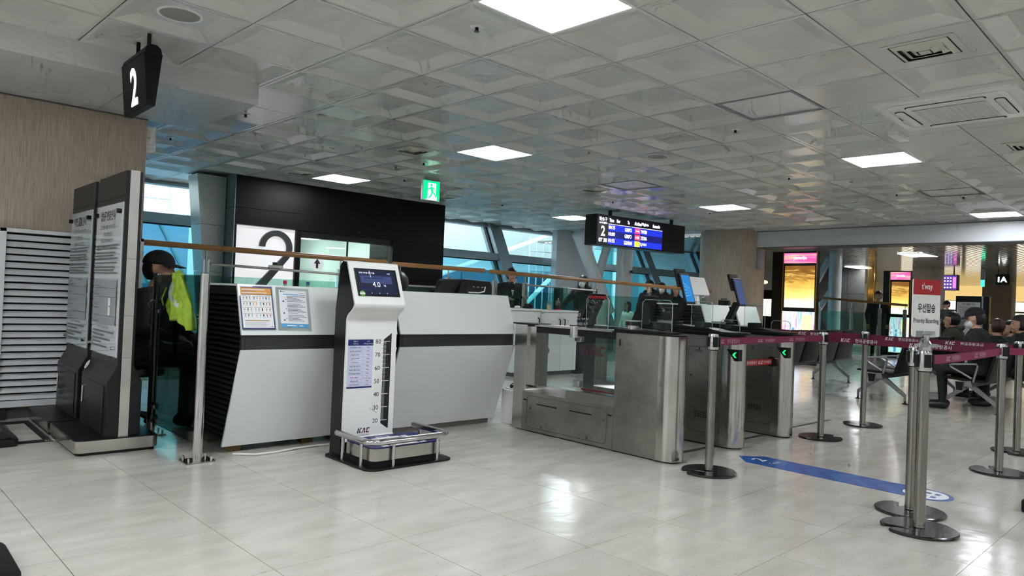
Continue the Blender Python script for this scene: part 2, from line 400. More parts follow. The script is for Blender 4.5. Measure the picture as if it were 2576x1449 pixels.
# ------------------------------------------------------------------ floor and its tiles
def proj(P):
    M = SC.camera.matrix_world; v = M.inverted() @ Vector(P)
    if v.z > -.05: return None
    return (1288 + 1800 * v.x / -v.z, 724.5 - 1800 * v.y / -v.z, -v.z)
def in_view(P, mx=60, my=60):
    q = proj(P)
    return q is not None and -mx < q[0] < 2576 + mx and -my < q[1] < 1449 + my
FX0, FX1, FY0, FY1 = -4.0, 46.0, -5.0, 14.6
H = 2.75
fl = MB().box(FX0, FX1, FY0, 11.3, -.12, -.003).box(19.6, FX1, 11.3, FY1, -.12, -.003).build('floor', JOINT, smooth=0)
tag(fl, 'pale streaked vinyl tile floor with a wet-looking polish', 'floor', kind='structure')
FT = .610; FA = math.radians(1.32); FO = (2.516, 2.746)
def fpos(i, j): return (FO[0] + i * FT * math.cos(FA) - j * FT * math.sin(FA), FO[1] + i * FT * math.sin(FA) + j * FT * math.cos(FA))
def floor_tiles():
    g = .0016; mb = MB().box(g, FT - g, g * .6, FT - g * .6, -.003, 0.0); me = mb.mesh('floor_tile', [FLOOR], 0)
    vis, rest = [], []
    for i in range(-14, 74):
        for j in range(-16, 23):
            c = fpos(i + .5, j + .5)
            if not (FX0 + .5 < c[0] < FX1 - .5 and FY0 + .5 < c[1] < (11.4 if c[0] < 19.6 else FY1 - .5)): continue
            q = proj((c[0], c[1], 0))
            (vis if q and -150 < q[0] < 2730 and -50 < q[1] < 1620 else rest).append((q[2] if q else 99, i, j))
    vis.sort(); rest += vis[300:]
    for _, i, j in vis[:300]:
        p = fpos(i, j); inst('floor_tile', me, fl, (p[0], p[1], 0), FA)
    mb = MB()
    for _, i, j in rest:
        p = fpos(i, j); mb.at(Matrix.Translation((p[0], p[1], 0)) @ Matrix.Rotation(FA, 4, 'Z')).box(g, FT - g, g * .6, FT - g * .6, -.003, 0.0)
    tag(mb.build('floor_tiles', FLOOR, fl, 0), kind='stuff')
floor_tiles()

# ------------------------------------------------------------------ ceiling, coffered tiles, soffit, beam
T = .648; CA = math.radians(1.77); CO = (2.439, 3.711)
def cpos(i, j): u, v = i * T, j * T; return (CO[0] + u * math.cos(CA) + v * math.sin(CA), CO[1] + u * math.sin(CA) - v * math.cos(CA))
LIT = [(0, 1), (8, 1), (16, 1), (4, -4), (12, -4), (4, -9), (12, -9), (-8, 1), (-4, 1), (-9, -2), (-6, -2), (-4, 6), (4, 6), (12, 6), (0, 11), (8, 11), (-8, 11), (16, 11)]  # unseen off-pattern panels at the left are added to brighten the notice stands
UNLIT = [(4, 1), (12, 1), (8, -4)]
DIFF = [(3, 3), (3, -5), (3, -9), (8, -5), (7, -9), (8, 3), (13, -9)]
SPKR = [(-2, -2), (6, -2)]
CASS = [(i, j) for i in (5, 6) for j in (2, 3)]
FLAT = [(0, -5), (0, -4), (1, -12), (2, -12), (0, -12), (-1, -12), (7, 2), (7, 3), (4, 2), (5, 4), (6, 4), (5, 5), (14, 1)]
ce = MB().box(FX0, 14.0, FY0, 12.6, H + .07, H + .12).build('ceiling', CEILBACK, smooth=0)
tag(ce, 'white coffered metal tile ceiling', 'ceiling', kind='structure')
def coffer_mesh(center_flat=False):
    g, r, s, d = .0042, .028, .105, .036
    mb = MB(); h = T
    o = [(g, g), (h - g, g), (h - g, h - g), (g, h - g)]; a = [(r, r), (h - r, r), (h - r, h - r), (r, h - r)]
    k = r + s; b = [(k, k), (h - k, k), (h - k, h - k), (k, h - k)]
    vs = [(x, y, .012) for x, y in o] + [(x, y, 0) for x, y in o] + [(x, y, 0) for x, y in a] + [(x, y, d) for x, y in b]
    fs = [(l * 4 + i, l * 4 + (i + 1) % 4, (l + 1) * 4 + (i + 1) % 4, (l + 1) * 4 + i) for l in range(3) for i in range(4)] + [(12, 13, 14, 15)]
    mb._a([(x, -y, z) for x, y, z in vs], fs)
    return mb
def flat_mesh(hole=0):
    g = .0042; h = T
    return MB().box(g, h - g, -(h - g), -g, 0, .012)
def ceiling_tiles():
    cof = coffer_mesh().mesh('ceiling_tile', [CEIL], 0); flat = flat_mesh().mesh('ceiling_tile_flat', [CEIL], 0)
    for me in (cof, flat):
        me.flip_normals() if me.polygons[-1].normal.z > .5 and me is cof else None
    vis, rest = [], []
    for i in range(-12, 18):
        for j in range(-14, 15):
            c = cpos(i + .5, j + .5)
            if c[0] < FX0 or c[0] > 13.95 or c[1] < FY0 or c[1] > 12.35: continue
            if (i, j) in LIT or (i, j) in UNLIT: continue
            if i < 0 and j < -3 and not (i < 0 and c[1] > 6.95 and c[0] > 1.9): continue
            q = proj((c[0], c[1], H))
            seen = q is not None and -200 < q[0] < 2780 and -250 < q[1] < 800
            (vis if seen else rest).append((q[2] if q else 99, i, j))
    vis.sort(); rest += vis[300:]
    fl2 = set(DIFF + SPKR + CASS + FLAT)
    for _, i, j in vis[:300]:
        p = cpos(i, j)
        inst('ceiling_tile', flat if (i, j) in fl2 and (i, j) not in SPKR else cof, ce, (p[0], p[1], H), CA)
    mb = MB(); src = coffer_mesh()
    for _, i, j in rest:
        p = cpos(i, j); M = Matrix.Translation((p[0], p[1], H)) @ Matrix.Rotation(CA, 4, 'Z')
        n = len(mb.v); mb.v += [tuple(M @ Vector(q)) for q in src.v]; mb.f += [tuple(k + n for k in f) for f in src.f]; mb.mi += [0] * len(src.f)
    tag(mb.build('ceiling_tiles', CEIL, ce, 0), kind='stuff')
ceiling_tiles()
LNAMES = {(0, 1): 'big lit square ceiling panel at the top edge, nearest the camera', (8, 1): 'lit ceiling panel between the cassette air conditioner and the flight display',
          (16, 1): 'lit ceiling panel above the bulkhead at the right edge', (4, -4): 'lit ceiling panel to the upper right of the green exit sign', (12, -4): 'lit ceiling panel just right of the flight display',
          (4, -9): 'lit ceiling panel in front of the black gate portal', (12, -9): 'lit ceiling panel left of the flight display by the windows'}
def ceiling_light(i, j, on):
    p = cpos(i, j)
    lab = LNAMES.get((i, j), 'unseen lit square ceiling panel outside the frame, lighting the hall around the viewer') if on else ('unlit square ceiling panel with a dark trim ' + {(4, 1): 'left of the cassette air conditioner', (12, 1): 'between two lit panels on the right', (8, -4): 'in the middle of the ceiling'}[(i, j)])
    t = thing('ceiling_light', lab, 'ceiling light', (p[0], p[1], H), CA, 'square ceiling light panels')
    g, w = .004, .022; h = T
    mb = MB()
    mb.box(g, h - g, -(g + w), -g, -.004, .03); mb.box(g, h - g, -(h - g), -(h - g - w), -.004, .03)
    mb.box(g, g + w, -(h - g - w), -(g + w), -.004, .03); mb.box(h - g - w, h - g, -(h - g - w), -(g + w), -.004, .03)
    mb.build('frame', WHITEG if on else GREYP, t, 0, local=True)
    MB().box(g + w, h - g - w, -(h - g - w), -(g + w), .004 if on else .01, .02).build('diffuser', PANEL_ON if on else PANEL_OFF, t, 0, local=True)
for i, j in LIT: ceiling_light(i, j, True)
for i, j in UNLIT: ceiling_light(i, j, False)

# soffit over the left wall, with the beige wall below
s1 = MB().prism([(-4.0, 5.6), (2.352, 5.6), (2.30, 6.95), (-4.0, 6.95)], 'z', 2.582, 2.80).build('trim_1', SOFFIT, smooth=0)
tag(s1, 'lowered pale soffit stepping down above the beige wall', 'soffit', kind='structure')
for x in (-.9, .3, 1.5): MB().box(x - .002, x + .002, 5.62, 6.9, 2.580, 2.5822).build('joint', GREYP, s1, 0)
wl = MB().box(-4.0, 1.905, 6.9, 7.25, 0, 2.582).build('wall_left', WALLCOV, smooth=0)
tag(wl, 'beige fabric-textured wall at the left', 'wall', kind='structure')
MB().box(-4.0, 1.905, 6.893, 6.9, 2.57, 2.582).build('cornice', GREYD, wl, 0)
MB().box(-4.0, 1.905, 6.893, 6.9, 0, .08).build('skirting', GREYD, wl, 0)
bm_ = MB().box(14.0, 14.5, -5.0, 7.78, 2.41, 2.87).build('trim_2', BEAM, smooth=0)
tag(bm_, 'deep pale bulkhead beam crossing the hall at the right', 'beam', kind='structure')
MB().box(13.985, 14.515, -5.0, 7.79, 2.398, 2.411).build('bottom_strip', GREYD, bm_, 0)  # dark grey strip along the lower edge of the beam
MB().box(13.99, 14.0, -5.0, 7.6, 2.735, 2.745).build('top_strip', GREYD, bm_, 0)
# column in front of the beam
co_ = MB().cyl((14.15, 8.20, 0), (14.15, 8.20, H + .05), .68, seg=64).build('wall_column', WALLCOV)
tag(co_, 'thick round beige pillar where the bulkhead begins', 'pillar', kind='structure')
MB().box(14.0, 14.12, 7.44, 7.53, 1.95, 2.35).build('speaker_box', GREYP, co_, bevel=.006)
MB().cyl((14.15, 8.20, 0), (14.15, 8.20, .1), .688, seg=64).build('skirting', GREYD, co_)

# enclosing walls out of view
for n, b_ in (('wall_front', (FX0, FX1, -5.15, -5.0, 0, 2.9)), ('wall_side', (-4.15, -4.0, -5, 7.2, 0, 2.9)), ('wall_right', (FX1 - .1, FX1, -5, FY1, 0, 2.9))):
    tag(MB().box(*b_).build(n, WHITEM, smooth=0), 'plain off-white wall enclosing the hall', 'wall', kind='structure')

# far hall ceiling with long reflective strips
fc = MB().box(14.5, FX1, -5, FY1, H + .01, H + .06).build('ceiling_far', CEILBACK, smooth=0)
tag(fc, 'glossy strip ceiling of the far hall beyond the bulkhead', 'ceiling', kind='structure')
GLOSSC = pbr('glossy strip enamel', (196, 194, 188), .1, metal=.35, var=.03, world=True)
def far_ceiling():
    mb = MB(); y = -5.0
    while y < 14.3:
        mb.box(14.5, FX1, y, y + .115, H - .012, H + .01); y += .15
    tag(mb.build('ceiling_strips', GLOSSC, fc, 0), kind='stuff')
far_ceiling()
def far_light(x, y, lab):
    t = thing('strip_light', lab, 'ceiling light', (x, y, H - .012), 0, 'lit panels of the far hall')
    MB().box(x - .62, x + .62, y - .32, y + .32, H - .024, H - .006).build('frame', WHITEG, t, 0)
    MB().box(x - .6, x + .6, y - .3, y + .3, H - .028, H - .024).build('diffuser', PANEL_ON, t, 0)
far_light(26.3, 10.2, 'lit ceiling panel deep in the far hall, left one')
far_light(20.9, 6.64, 'lit ceiling panel just under the bulkhead in the far hall')
far_light(21.5, 1.0, 'lit ceiling panel of the far hall hidden right of the frame')
far_light(27.5, 4.0, 'lit ceiling panel at the back of the far hall, right side')

# ------------------------------------------------------------------ slanted window wall at the back
def wy(z): return 12.2 - .5 * (2.75 - z)
def slant(mb, x0, x1, z0, z1, d0, d1):
    """bar following the slanted glazing plane, d = depth in y"""
    return mb.prism([(wy(z0) + d0, z0), (wy(z0) + d1, z0), (wy(z1) + d1, z1), (wy(z1) + d0, z1)], 'x', x0, x1)
def window(name, lab, x0, x1, mullions, gl_up, gl_dn, zt=2.02):
    fr = MB(); slant(fr, x0, x1, zt - .08, zt + .08, -.16, .12); slant(fr, x0, x1, .28, .42, -.12, .12); slant(fr, x0, x1, 2.70, 2.8, -.1, .12)
    o = fr.build(name, ALU, smooth=0, bevel=.006); tag(o, lab, 'window', kind='structure')
    edges = [x0] + [m for m in mullions] + [x1]
    for a, b in mullions: slant(MB(), a, b, .28, 2.78, -.2, .14).build('mullion', ALU, o, 0, bevel=.006)
    for a, b in mullions:
        mb = MB(); slant(mb, a - .03, a, .4, 2.72, -.06, .02); slant(mb, b, b + .03, .4, 2.72, -.06, .02); mb.build('gasket', ALUD, o, 0)
    xs = [x0] + [v for m in mullions for v in m] + [x1]
    for k in range(0, len(xs), 2):
        a, b = xs[k], xs[k + 1]
        slant(MB(), a, b, zt + .08, 2.72, .0, .012).build('pane', gl_up, o, 0)
        slant(MB(), a, b, .42, zt - .08, .0, .012).build('pane', gl_dn, o, 0)
    mb = MB(); slant(mb, x0, x1, zt - .1, zt - .08, -.08, .0); slant(mb, x0, x1, zt + .08, zt + .095, -.03, .0); mb.build('transom_gasket', ALUD, o, 0)
    return o
window('window_1', 'slanted window at the left behind the gate counter, blue roof outside', 1.6, 4.1, [], GL_WIN, GL_BLUE, 2.14)
window('window_2', 'wide slanted window right of the black portal', 7.85, 13.4, [(10.4, 10.73)], GL_WIN, GL_BLUE)
window('window_3', 'slanted teal window left of the beige pillar', 13.4, 19.6, [(13.4, 13.6), (15.9, 16.2), (18.6, 18.9)], GL_BLUE, GL_BLUE)
wb = MB(); wb.box(1.6, 19.6, 11.05, 11.3, 0, .28).box(19.6, FX1, 14.3, 14.5, 0, 2.8).box(19.5, 19.6, 11.3, 14.5, 0, 2.8).box(1.6, 1.75, 7.2, 12.4, 0, 2.8)
tag(wb.build('wall_back', GREYP, smooth=0), 'low grey sill wall below the slanted windows', 'wall', kind='structure')
# granite pier left of the portal, white round column with slanted braces
gp = thing('granite_pier', 'speckled grey granite pier between the left window and the black portal', 'pier', (4.0, 11.1, 0))
def pier():
    cuts = [0, .7, 1.34, 2.02, 2.74]
    for a, b in zip(cuts[:-1], cuts[1:]):
        def l(z): return 3.62 + .10 * (2.75 - z)
        MB().prism([(l(a), a + .003), (4.04, a + .003), (4.04, b - .003), (l(b), b - .003)], 'y', 10.62, 11.0).build('stone_slab', GRANITE, gp, 0)
pier()
WCOL = pbr('white column paint', (200, 206, 208), .25, var=.03)
cc = thing('round_column', 'glossy white round column right of the slanted window', 'column', (13.32, 10.5, 0))
MB().cyl((13.32, 10.5, 0), (13.32, 10.5, H), .19, seg=28).build('shaft', WCOL, cc)
MB().cyl((13.32, 10.31, 1.86), (13.32, 10.27, 1.86), .03).build('bracket', BLACK, cc)
cb = thing('slanted_brace', 'pair of slanted white tube braces meeting in a V beside the round column', 'brace', (12.7, 10.6, 0))
MB().cyl((11.80, 10.62, 2.64), (12.95, 10.62, .9), .15, seg=20).build('tube', WCOL, cb)
MB().cyl((13.08, 10.78, 2.65), (12.45, 10.78, 1.0), .095, seg=20).build('tube', WCOL, cb)
MB().cyl((12.62, 10.66, 0), (12.62, 10.66, 1.15), .2, seg=20).build('foot', WCOL, cb)
tag(MB().box(12.0, 13.25, 11.45, 11.6, 0, 2.8).build('wall_panel', BEAM, smooth=0), 'grey panel behind the slanted braces', 'wall', kind='structure')

# ------------------------------------------------------------------ outside the windows
BLUEROOF = pbr('blue roof sheet', (44, 98, 128), .4, var=.12, vscale=.8)
PALEW = pbr('pale airport building', (214, 222, 220), .6, var=.07, vscale=.4)
BLUEW = pbr('blue airport building', (66, 106, 130), .5, var=.15, vscale=.5)
TEALW = pbr('teal cladding', (64, 128, 130), .5, var=.12, vscale=.7)
TEALD = pbr('deep teal cladding', (40, 92, 102), .5, var=.1, vscale=.7)
ROOFW = pbr('white roof unit', (206, 214, 220), .5, var=.05)
apr = MB().box(-20, 90, 13.5, 110, -4.2, -4.0).build('ground_apron', pbr('apron concrete', (150, 152, 150), .8, var=.1, vscale=.3), smooth=0)
tag(apr, 'grey apron concrete outside the windows', 'apron', kind='structure')
jb = thing('jet_bridge_roof', 'blue sheet-metal roof with raised seams outside the left window', 'roof', (4.5, 17, -4))
def jetroof():
    # sloped roof rising to the right, far side higher
    P = lambda x, y, z: (x, y, z)
    mb = MB(); a, b, c, d = (1.0, 15.0, 1.0), (10.2, 15.0, 1.35), (10.2, 18.6, 3.0), (1.0, 18.6, 2.62)
    mb._a([a, b, c, d, (a[0], a[1], -4), (b[0], b[1], -4), (c[0], c[1], -4), (d[0], d[1], -4)], [(0, 1, 2, 3), (4, 5, 1, 0), (5, 6, 2, 1), (6, 7, 3, 2), (7, 4, 0, 3)])
    mb.build('roof_sheet', BLUEROOF, jb, 0)
    for k in range(12):
        x = 1.3 + k * .75; t = (x - 1) / 9.2
        MB().cyl((x, 15.0, 1.02 + .35 * t), (x + .35, 18.6, 2.66 + .38 * t), .03, seg=6).build('seam', TEALD, jb)
    MB().cyl((1.0, 18.6, 2.66), (10.2, 18.6, 3.04), .05, seg=8).build('ridge', ROOFW, jb)
jetroof()
rh = thing('roof_railing', 'white hooped safety railing on the roof outside the left window', 'railing', (4.6, 18.9, 2.6))
for x0 in (4.05,):
    MB().tube([(x0, 18.9, 2.65), (x0, 18.9, 3.5), (x0 + .25, 18.9, 3.85), (x0 + 1.45, 18.9, 4.0), (x0 + 1.75, 18.9, 3.85), (x0 + 1.8, 18.9, 2.75)], .035, 8).build('hoop', ROOFW, rh)
for x in (4.55, 5.1): MB().cyl((x, 18.9, 2.65), (x, 18.9, 3.92), .028, seg=8).build('upright', ROOFW, rh)
MB().cyl((4.05, 18.9, 3.2), (5.85, 18.9, 3.25), .025, seg=8).build('rail', ROOFW, rh)
ru = thing('roof_unit', 'rounded blue and white roof unit outside the left window', 'roof unit', (4.2, 19.2, 2.5))
MB().prism([(3.6, 2.5), (5.2, 2.6), (5.1, 3.1), (4.8, 3.3), (4.1, 3.32), (3.6, 3.1)], 'y', 19.1, 20.0).build('casing', BLUEROOF, ru, bevel=.06)
MB().prism([(3.2, 2.5), (4.2, 2.55), (4.1, 2.95), (3.8, 3.1), (3.2, 3.0)], 'y', 18.98, 19.1).build('cover', ROOFW, ru, bevel=.03)
tb = thing('terminal_building', 'pale and blue terminal building outside the wide window', 'building', (24, 30, -4))
MB().box(17.2, 33.0, 27.0, 34.0, -4, 2.55).build('lower_block', BLUEW, tb, 0)
MB().box(19.5, 36.5, 30.5, 36.0, -4, 8.0).build('upper_block', PALEW, tb, 0)
for k in range(7): MB().box(17.3 + k * 2.2, 17.36 + k * 2.2, 26.95, 27.0, -4, 2.55).build('seam', TEALD, tb, 0)
MB().box(17.1, 33.1, 26.9, 27.05, 2.5, 2.62).build('parapet', ROOFW, tb, 0)
br = thing('lattice_stair', 'white lattice maintenance stair cage seen through the wide window', 'stair', (26.5, 26.0, 2.5))
for k in range(6): MB().cyl((25.2 + k * .5, 25.9, -4.0), (25.2 + k * .5, 25.9, 4.3 - k * .05), .04, seg=6).build('upright', ROOFW, br)
for k in range(4): MB().cyl((25.2, 25.9, 2.6 + k * .5), (27.7, 25.9, 2.6 + k * .5), .035, seg=6).build('rail', ROOFW, br)
MB().tube([(27.6 + .7 * math.cos(t), 25.8, 3.1 + .95 * math.sin(t)) for t in [2 * PI * k / 20 for k in range(20)]], .05, 6, True).build('ring', ROOFW, br)
bg = thing('diagonal_boom', 'long pale diagonal strut crossing outside the wide window', 'strut', (18, 20, -4))
MB().cyl((10.5, 20.0, .3), (22.0, 21.0, 4.0), .09, seg=10).build('boom', ROOFW, bg)
MB().cyl((20.6, 22.0, .4), (25.0, 21.6, 4.2), .1, seg=10).build('stay', ROOFW, bg)
MB().cyl((12.0, 20.1, -4), (12.0, 20.1, 1.0), .12, seg=10).build('mast', ROOFW, bg)
tt = thing('teal_building', 'teal clad building with pale lit strips outside the right windows', 'building', (32, 22, -4))
MB().box(25.5, 60.0, 22.5, 24.0, -4, 7.5).build('cladding', TEALW, tt, 0)
for k, (x, w) in enumerate([(26.1, .5), (27.6, .4), (30.4, .55), (32.2, .5), (35.5, .6), (38.2, .6)]):
    MB().box(x, x + w, 22.42, 22.5, -4, 7.5).build('pale_strip', PALEW if k % 2 else ROOFW, tt, 0)
for x in (28.8, 34.2, 40.0): MB().box(x, x + .9, 22.44, 22.5, -4, 7.5).build('dark_strip', TEALD, tt, 0)
# ------------------------------------------------------------------ black gate portal with the big 2 and glass doors
LITWHITE = emis('backlit white panel', (236, 236, 238), .42)
def portal():
    Y = 10.3; X0, X1 = 4.06, 7.86; zt = H + .06
    t = thing('gate_portal', 'black panelled gate portal with a large white number panel and glass doors', 'gate portal', (5.96, 10.6, 0))
    MB().box(X0, 5.08, Y, 11.05, 2.29, zt).build('fascia_panel', BLACKP, t, 0)
    MB().box(X0, 5.08, Y, 11.05, 2.04, 2.284).build('fascia_panel', BLACKP, t, 0)
    MB().box(5.085, X1, Y + .015, 11.05, 2.04, zt).build('fascia_panel', BLACKP, t, 0)
    MB().box(6.78, X1, Y + .015, 11.05, 0, 2.036).build('side_panel', BLACKP, t, 0)
    MB().box(X0 - .01, X0, Y, 11.0, 2.29, zt).build('side_cladding', ALU, t, 0)
    MB().box(X0 - .01, X0, Y, 11.0, 0, 2.284).build('side_cladding', ALU, t, 0)
    MB().box(X0, X0 + .05, Y + .04, 11.0, 0, 2.036).build('jamb', BLACKP, t, 0)
    MB().box(5.02, 5.10, Y + .01, 11.0, 0, 2.036).build('jamb', BLACKP, t, 0)
    MB().box(X0 + .05, 5.02, Y + .06, Y + .12, .75, 2.035).build('number_panel', LITWHITE, t, 0, label='backlit white panel')
    MB().box(X0 + .05, 5.02, Y + .05, Y + .12, 0, .75).build('lower_panel', BLACKP, t, 0)
    # the numeral: hooked top, diagonal, foot
    def numeral():
        cx, cz, r, w = 4.715, 1.745, .215, .085
        outer = [(cx + (r + w / 2) * math.cos(a), cz + (r + w / 2) * math.sin(a)) for a in [PI - i * (PI * 1.22) / 24 for i in range(25)]]
        inner = [(cx + (r - w / 2) * math.cos(a), cz + (r - w / 2) * math.sin(a)) for a in [PI - i * (PI * 1.22) / 24 for i in range(25)]]
        mb = MB()
        for k in range(24):
            a, b, c, d = outer[k], outer[k + 1], inner[k + 1], inner[k]
            mb.prism([a, b, c, d], 'y', Y + .015, Y + .06)
        e0, e1 = outer[-1], inner[-1]
        mb.prism([e0, (4.44 + .05, 1.06), (4.36, 1.10), e1], 'y', Y + .015, Y + .06)
        mb.prism([(4.33, .98), (4.96, .98), (4.96, 1.07), (4.33, 1.07)], 'y', Y + .015, Y + .06)
        mb.prism([(4.33, 1.06), (4.46, 1.06), (4.47, 1.10), (4.36, 1.12)], 'y', Y + .015, Y + .06)
        mb.build('numeral', CHAR, t, 0, label='thick charcoal numeral 2')
    numeral()
    # sliding doors
    dt = MB().box(5.10, 6.78, Y + .05, Y + .17, 1.94, 2.036).build('door_track', BLACK, t, 0)
    for a, b in ((5.12, 5.93), (5.95, 6.76)):
        d = MB().box(a, b, Y + .10, Y + .112, .06, 1.94).build('glass_door', GL_DOOR, t, 0)
        MB().box(a, b, Y + .09, Y + .12, .02, .08).build('bottom_rail', STEELX, d, 0)
        MB().box(a, a + .02, Y + .09, Y + .12, .08, 1.94).build('stile', BLACK, d, 0)
        cx = (a + b) / 2 - .09
        M = frame((cx, Y + .098, 1.55), (1, 0, 0), (0, 0, 1))
        P = Print(M); P.disc(WPRINT, 0, 0, .115, n=32)
        P.rect(INK, -.02, .02, -.075, .02, .0006); P.poly(INK, [(-.055, .0), (0, .08), (.055, .0), (.03, -.005), (0, .03), (-.03, -.005)], .0008)
        P.build(d, 'arrow_sticker')
    MB().ell((6.1, Y - .01, 2.10), (.035, .03, .02)).build('sensor', BLACK, t)
    # corridor behind the doors
    cr = thing('boarding_corridor', 'pale green boarding corridor behind the glass doors', 'corridor', (6.0, 12.5, 0))
    PALEG = pbr('pale corridor panel', (228, 234, 231), .4, var=.03)
    MB().box(5.0, 7.3, 11.05, 15.0, -.02, .0).build('floor', GREYD, cr, 0)
    MB().box(5.0, 7.3, 11.05, 15.0, 2.3, 2.35).build('ceiling', PALEG, cr, 0)
    MB().box(5.0, 5.06, 11.05, 15.0, 0, 2.3).build('side_wall', PALEG, cr, 0)
    MB().box(7.24, 7.3, 11.05, 15.0, 0, 2.3).build('side_wall', PALEG, cr, 0)
    MB().box(5.06, 7.24, 14.9, 15.0, 0, 2.3).build('end_wall', pbr('grey teal end wall', (150, 170, 165), .4, var=.05), cr, 0)
    for x in (5.35, 6.05, 6.4, 6.9): MB().box(x, x + .05, 14.86, 14.9, 0, 2.3).build('mullion', GREYD, cr, 0)
    MB().box(5.06, 5.09, 11.06, 11.35, 0, 2.28).build('green_panel', pbr('green board', (30, 150, 110), .4), cr, 0)
    for y in (11.8, 13.4): MB().box(5.6, 6.7, y, y + .5, 2.27, 2.3).build('fill_panel', emis('corridor fill light', (245, 252, 250), 10.0), cr, 0)  # glowing panels added so the corridor shows through the glass doors
portal()

# ------------------------------------------------------------------ white service counters
def counter(x0, x1, lab, slats, plinth, blocks):
    t = thing('service_counter', lab, 'counter', ((x0 + x1) / 2, 5.0, 0), 0, 'white gate counters')
    yb, ym, yt, yk = 4.82, 4.575, 4.69, 5.36
    zb, z1, z2, zt = .045, .715, .812, 1.145
    # body set inside the panels
    MB().prism([(yb + .03, zb + .02), (ym + .035, z1), (ym + .035, z2), (yt + .03, zt - .012), (yk, zt - .012), (yk, zb + .02)], 'x', x0 + .03, x1 - .03).build('body', SLATE, t, 0)
    th = .022
    MB().prism([(yt, zt), (yt + th, zt), (ym + th, z2), (ym, z2)], 'x', x0, x1).build('upper_panel', WHITE, t, 0, bevel=.003, label='glossy white upper panel')
    MB().prism([(ym, z1), (ym + th, z1), (yb + th, zb), (yb, zb)], 'x', x0, x1).build('lower_panel', WHITE, t, 0, bevel=.003, label='glossy white lower panel')
    MB().box(x0 + .006, x1 - .006, ym + .018, ym + .04, z1, z2).build('band', CHAR, t, 0, label='charcoal recessed band')
    for xx in (x0 + .03, x1 - .03): MB().box(xx - .002, xx + .002, ym + .0165, ym + .019, z1 + .002, z2 - .002).build('band_joint', BLACKM, t, 0)
    MB().box(x0, x1, yt, yk, zt - .014, zt).build('top', WHITE, t, 0, bevel=.002)
    if plinth: MB().box(x0 + .03, x1 - .05, yb + .02, yk - .05, 0, .075).build('plinth', pbr('grey kick plate', (120, 118, 112), .5, metal=.4), t, 0)
    else:
        for xx in (x0 + .06, (x0 + x1) / 2, x1 - .15):
            for yy in (yb + .05, yk - .12): MB().box(xx, xx + .09, yy, yy + .07, 0, .066).build('block', pbr('wood block', (126, 98, 60), .7, var=.2), t, 0, bevel=.004)
    if slats:
        n = 29
        for k in range(n):
            z = zb + .04 + k * (zt - .05 - zb - .03) / n
            yf = (yb + (ym - yb) * (z - zb) / (z1 - zb)) if z < z1 else ((ym) if z < z2 else ym + (yt - ym) * (z - z2) / (zt - z2))
            MB().prism([(0, z), (-.022, z + .006), (-.022, z + .012), (0, z + .03)], 'y', yf + .024, yk)
            mb = MB(); mb._a([(x0 + .03, yf + .024, z), (x0 + .03, yk, z), (x0 + .004, yk, z + .004), (x0 + .004, yf + .024, z + .004),
                              (x0 + .004, yf + .024, z + .011), (x0 + .004, yk, z + .011), (x0 + .03, yk, z + .033), (x0 + .03, yf + .024, z + .033)],
                             [(0, 1, 2, 3), (3, 2, 5, 4), (4, 5, 6, 7), (0, 3, 4, 7), (1, 6, 5, 2), (0, 7, 6, 1)])
            mb.build('slat', SLATE, t, 0)
        MB().box(x0 + .002, x0 + .03, yk, yk + .025, zb, zt).build('corner_trim', BLACK, t, 0)
    return t
counter(1.885, 3.085, 'white gate counter with two notices and black slatted side, beside the glass gate post', True, False, True)
counter(3.112, 4.315, 'white gate counter right of the baggage kiosk, topped by a black screen', False, True, False)
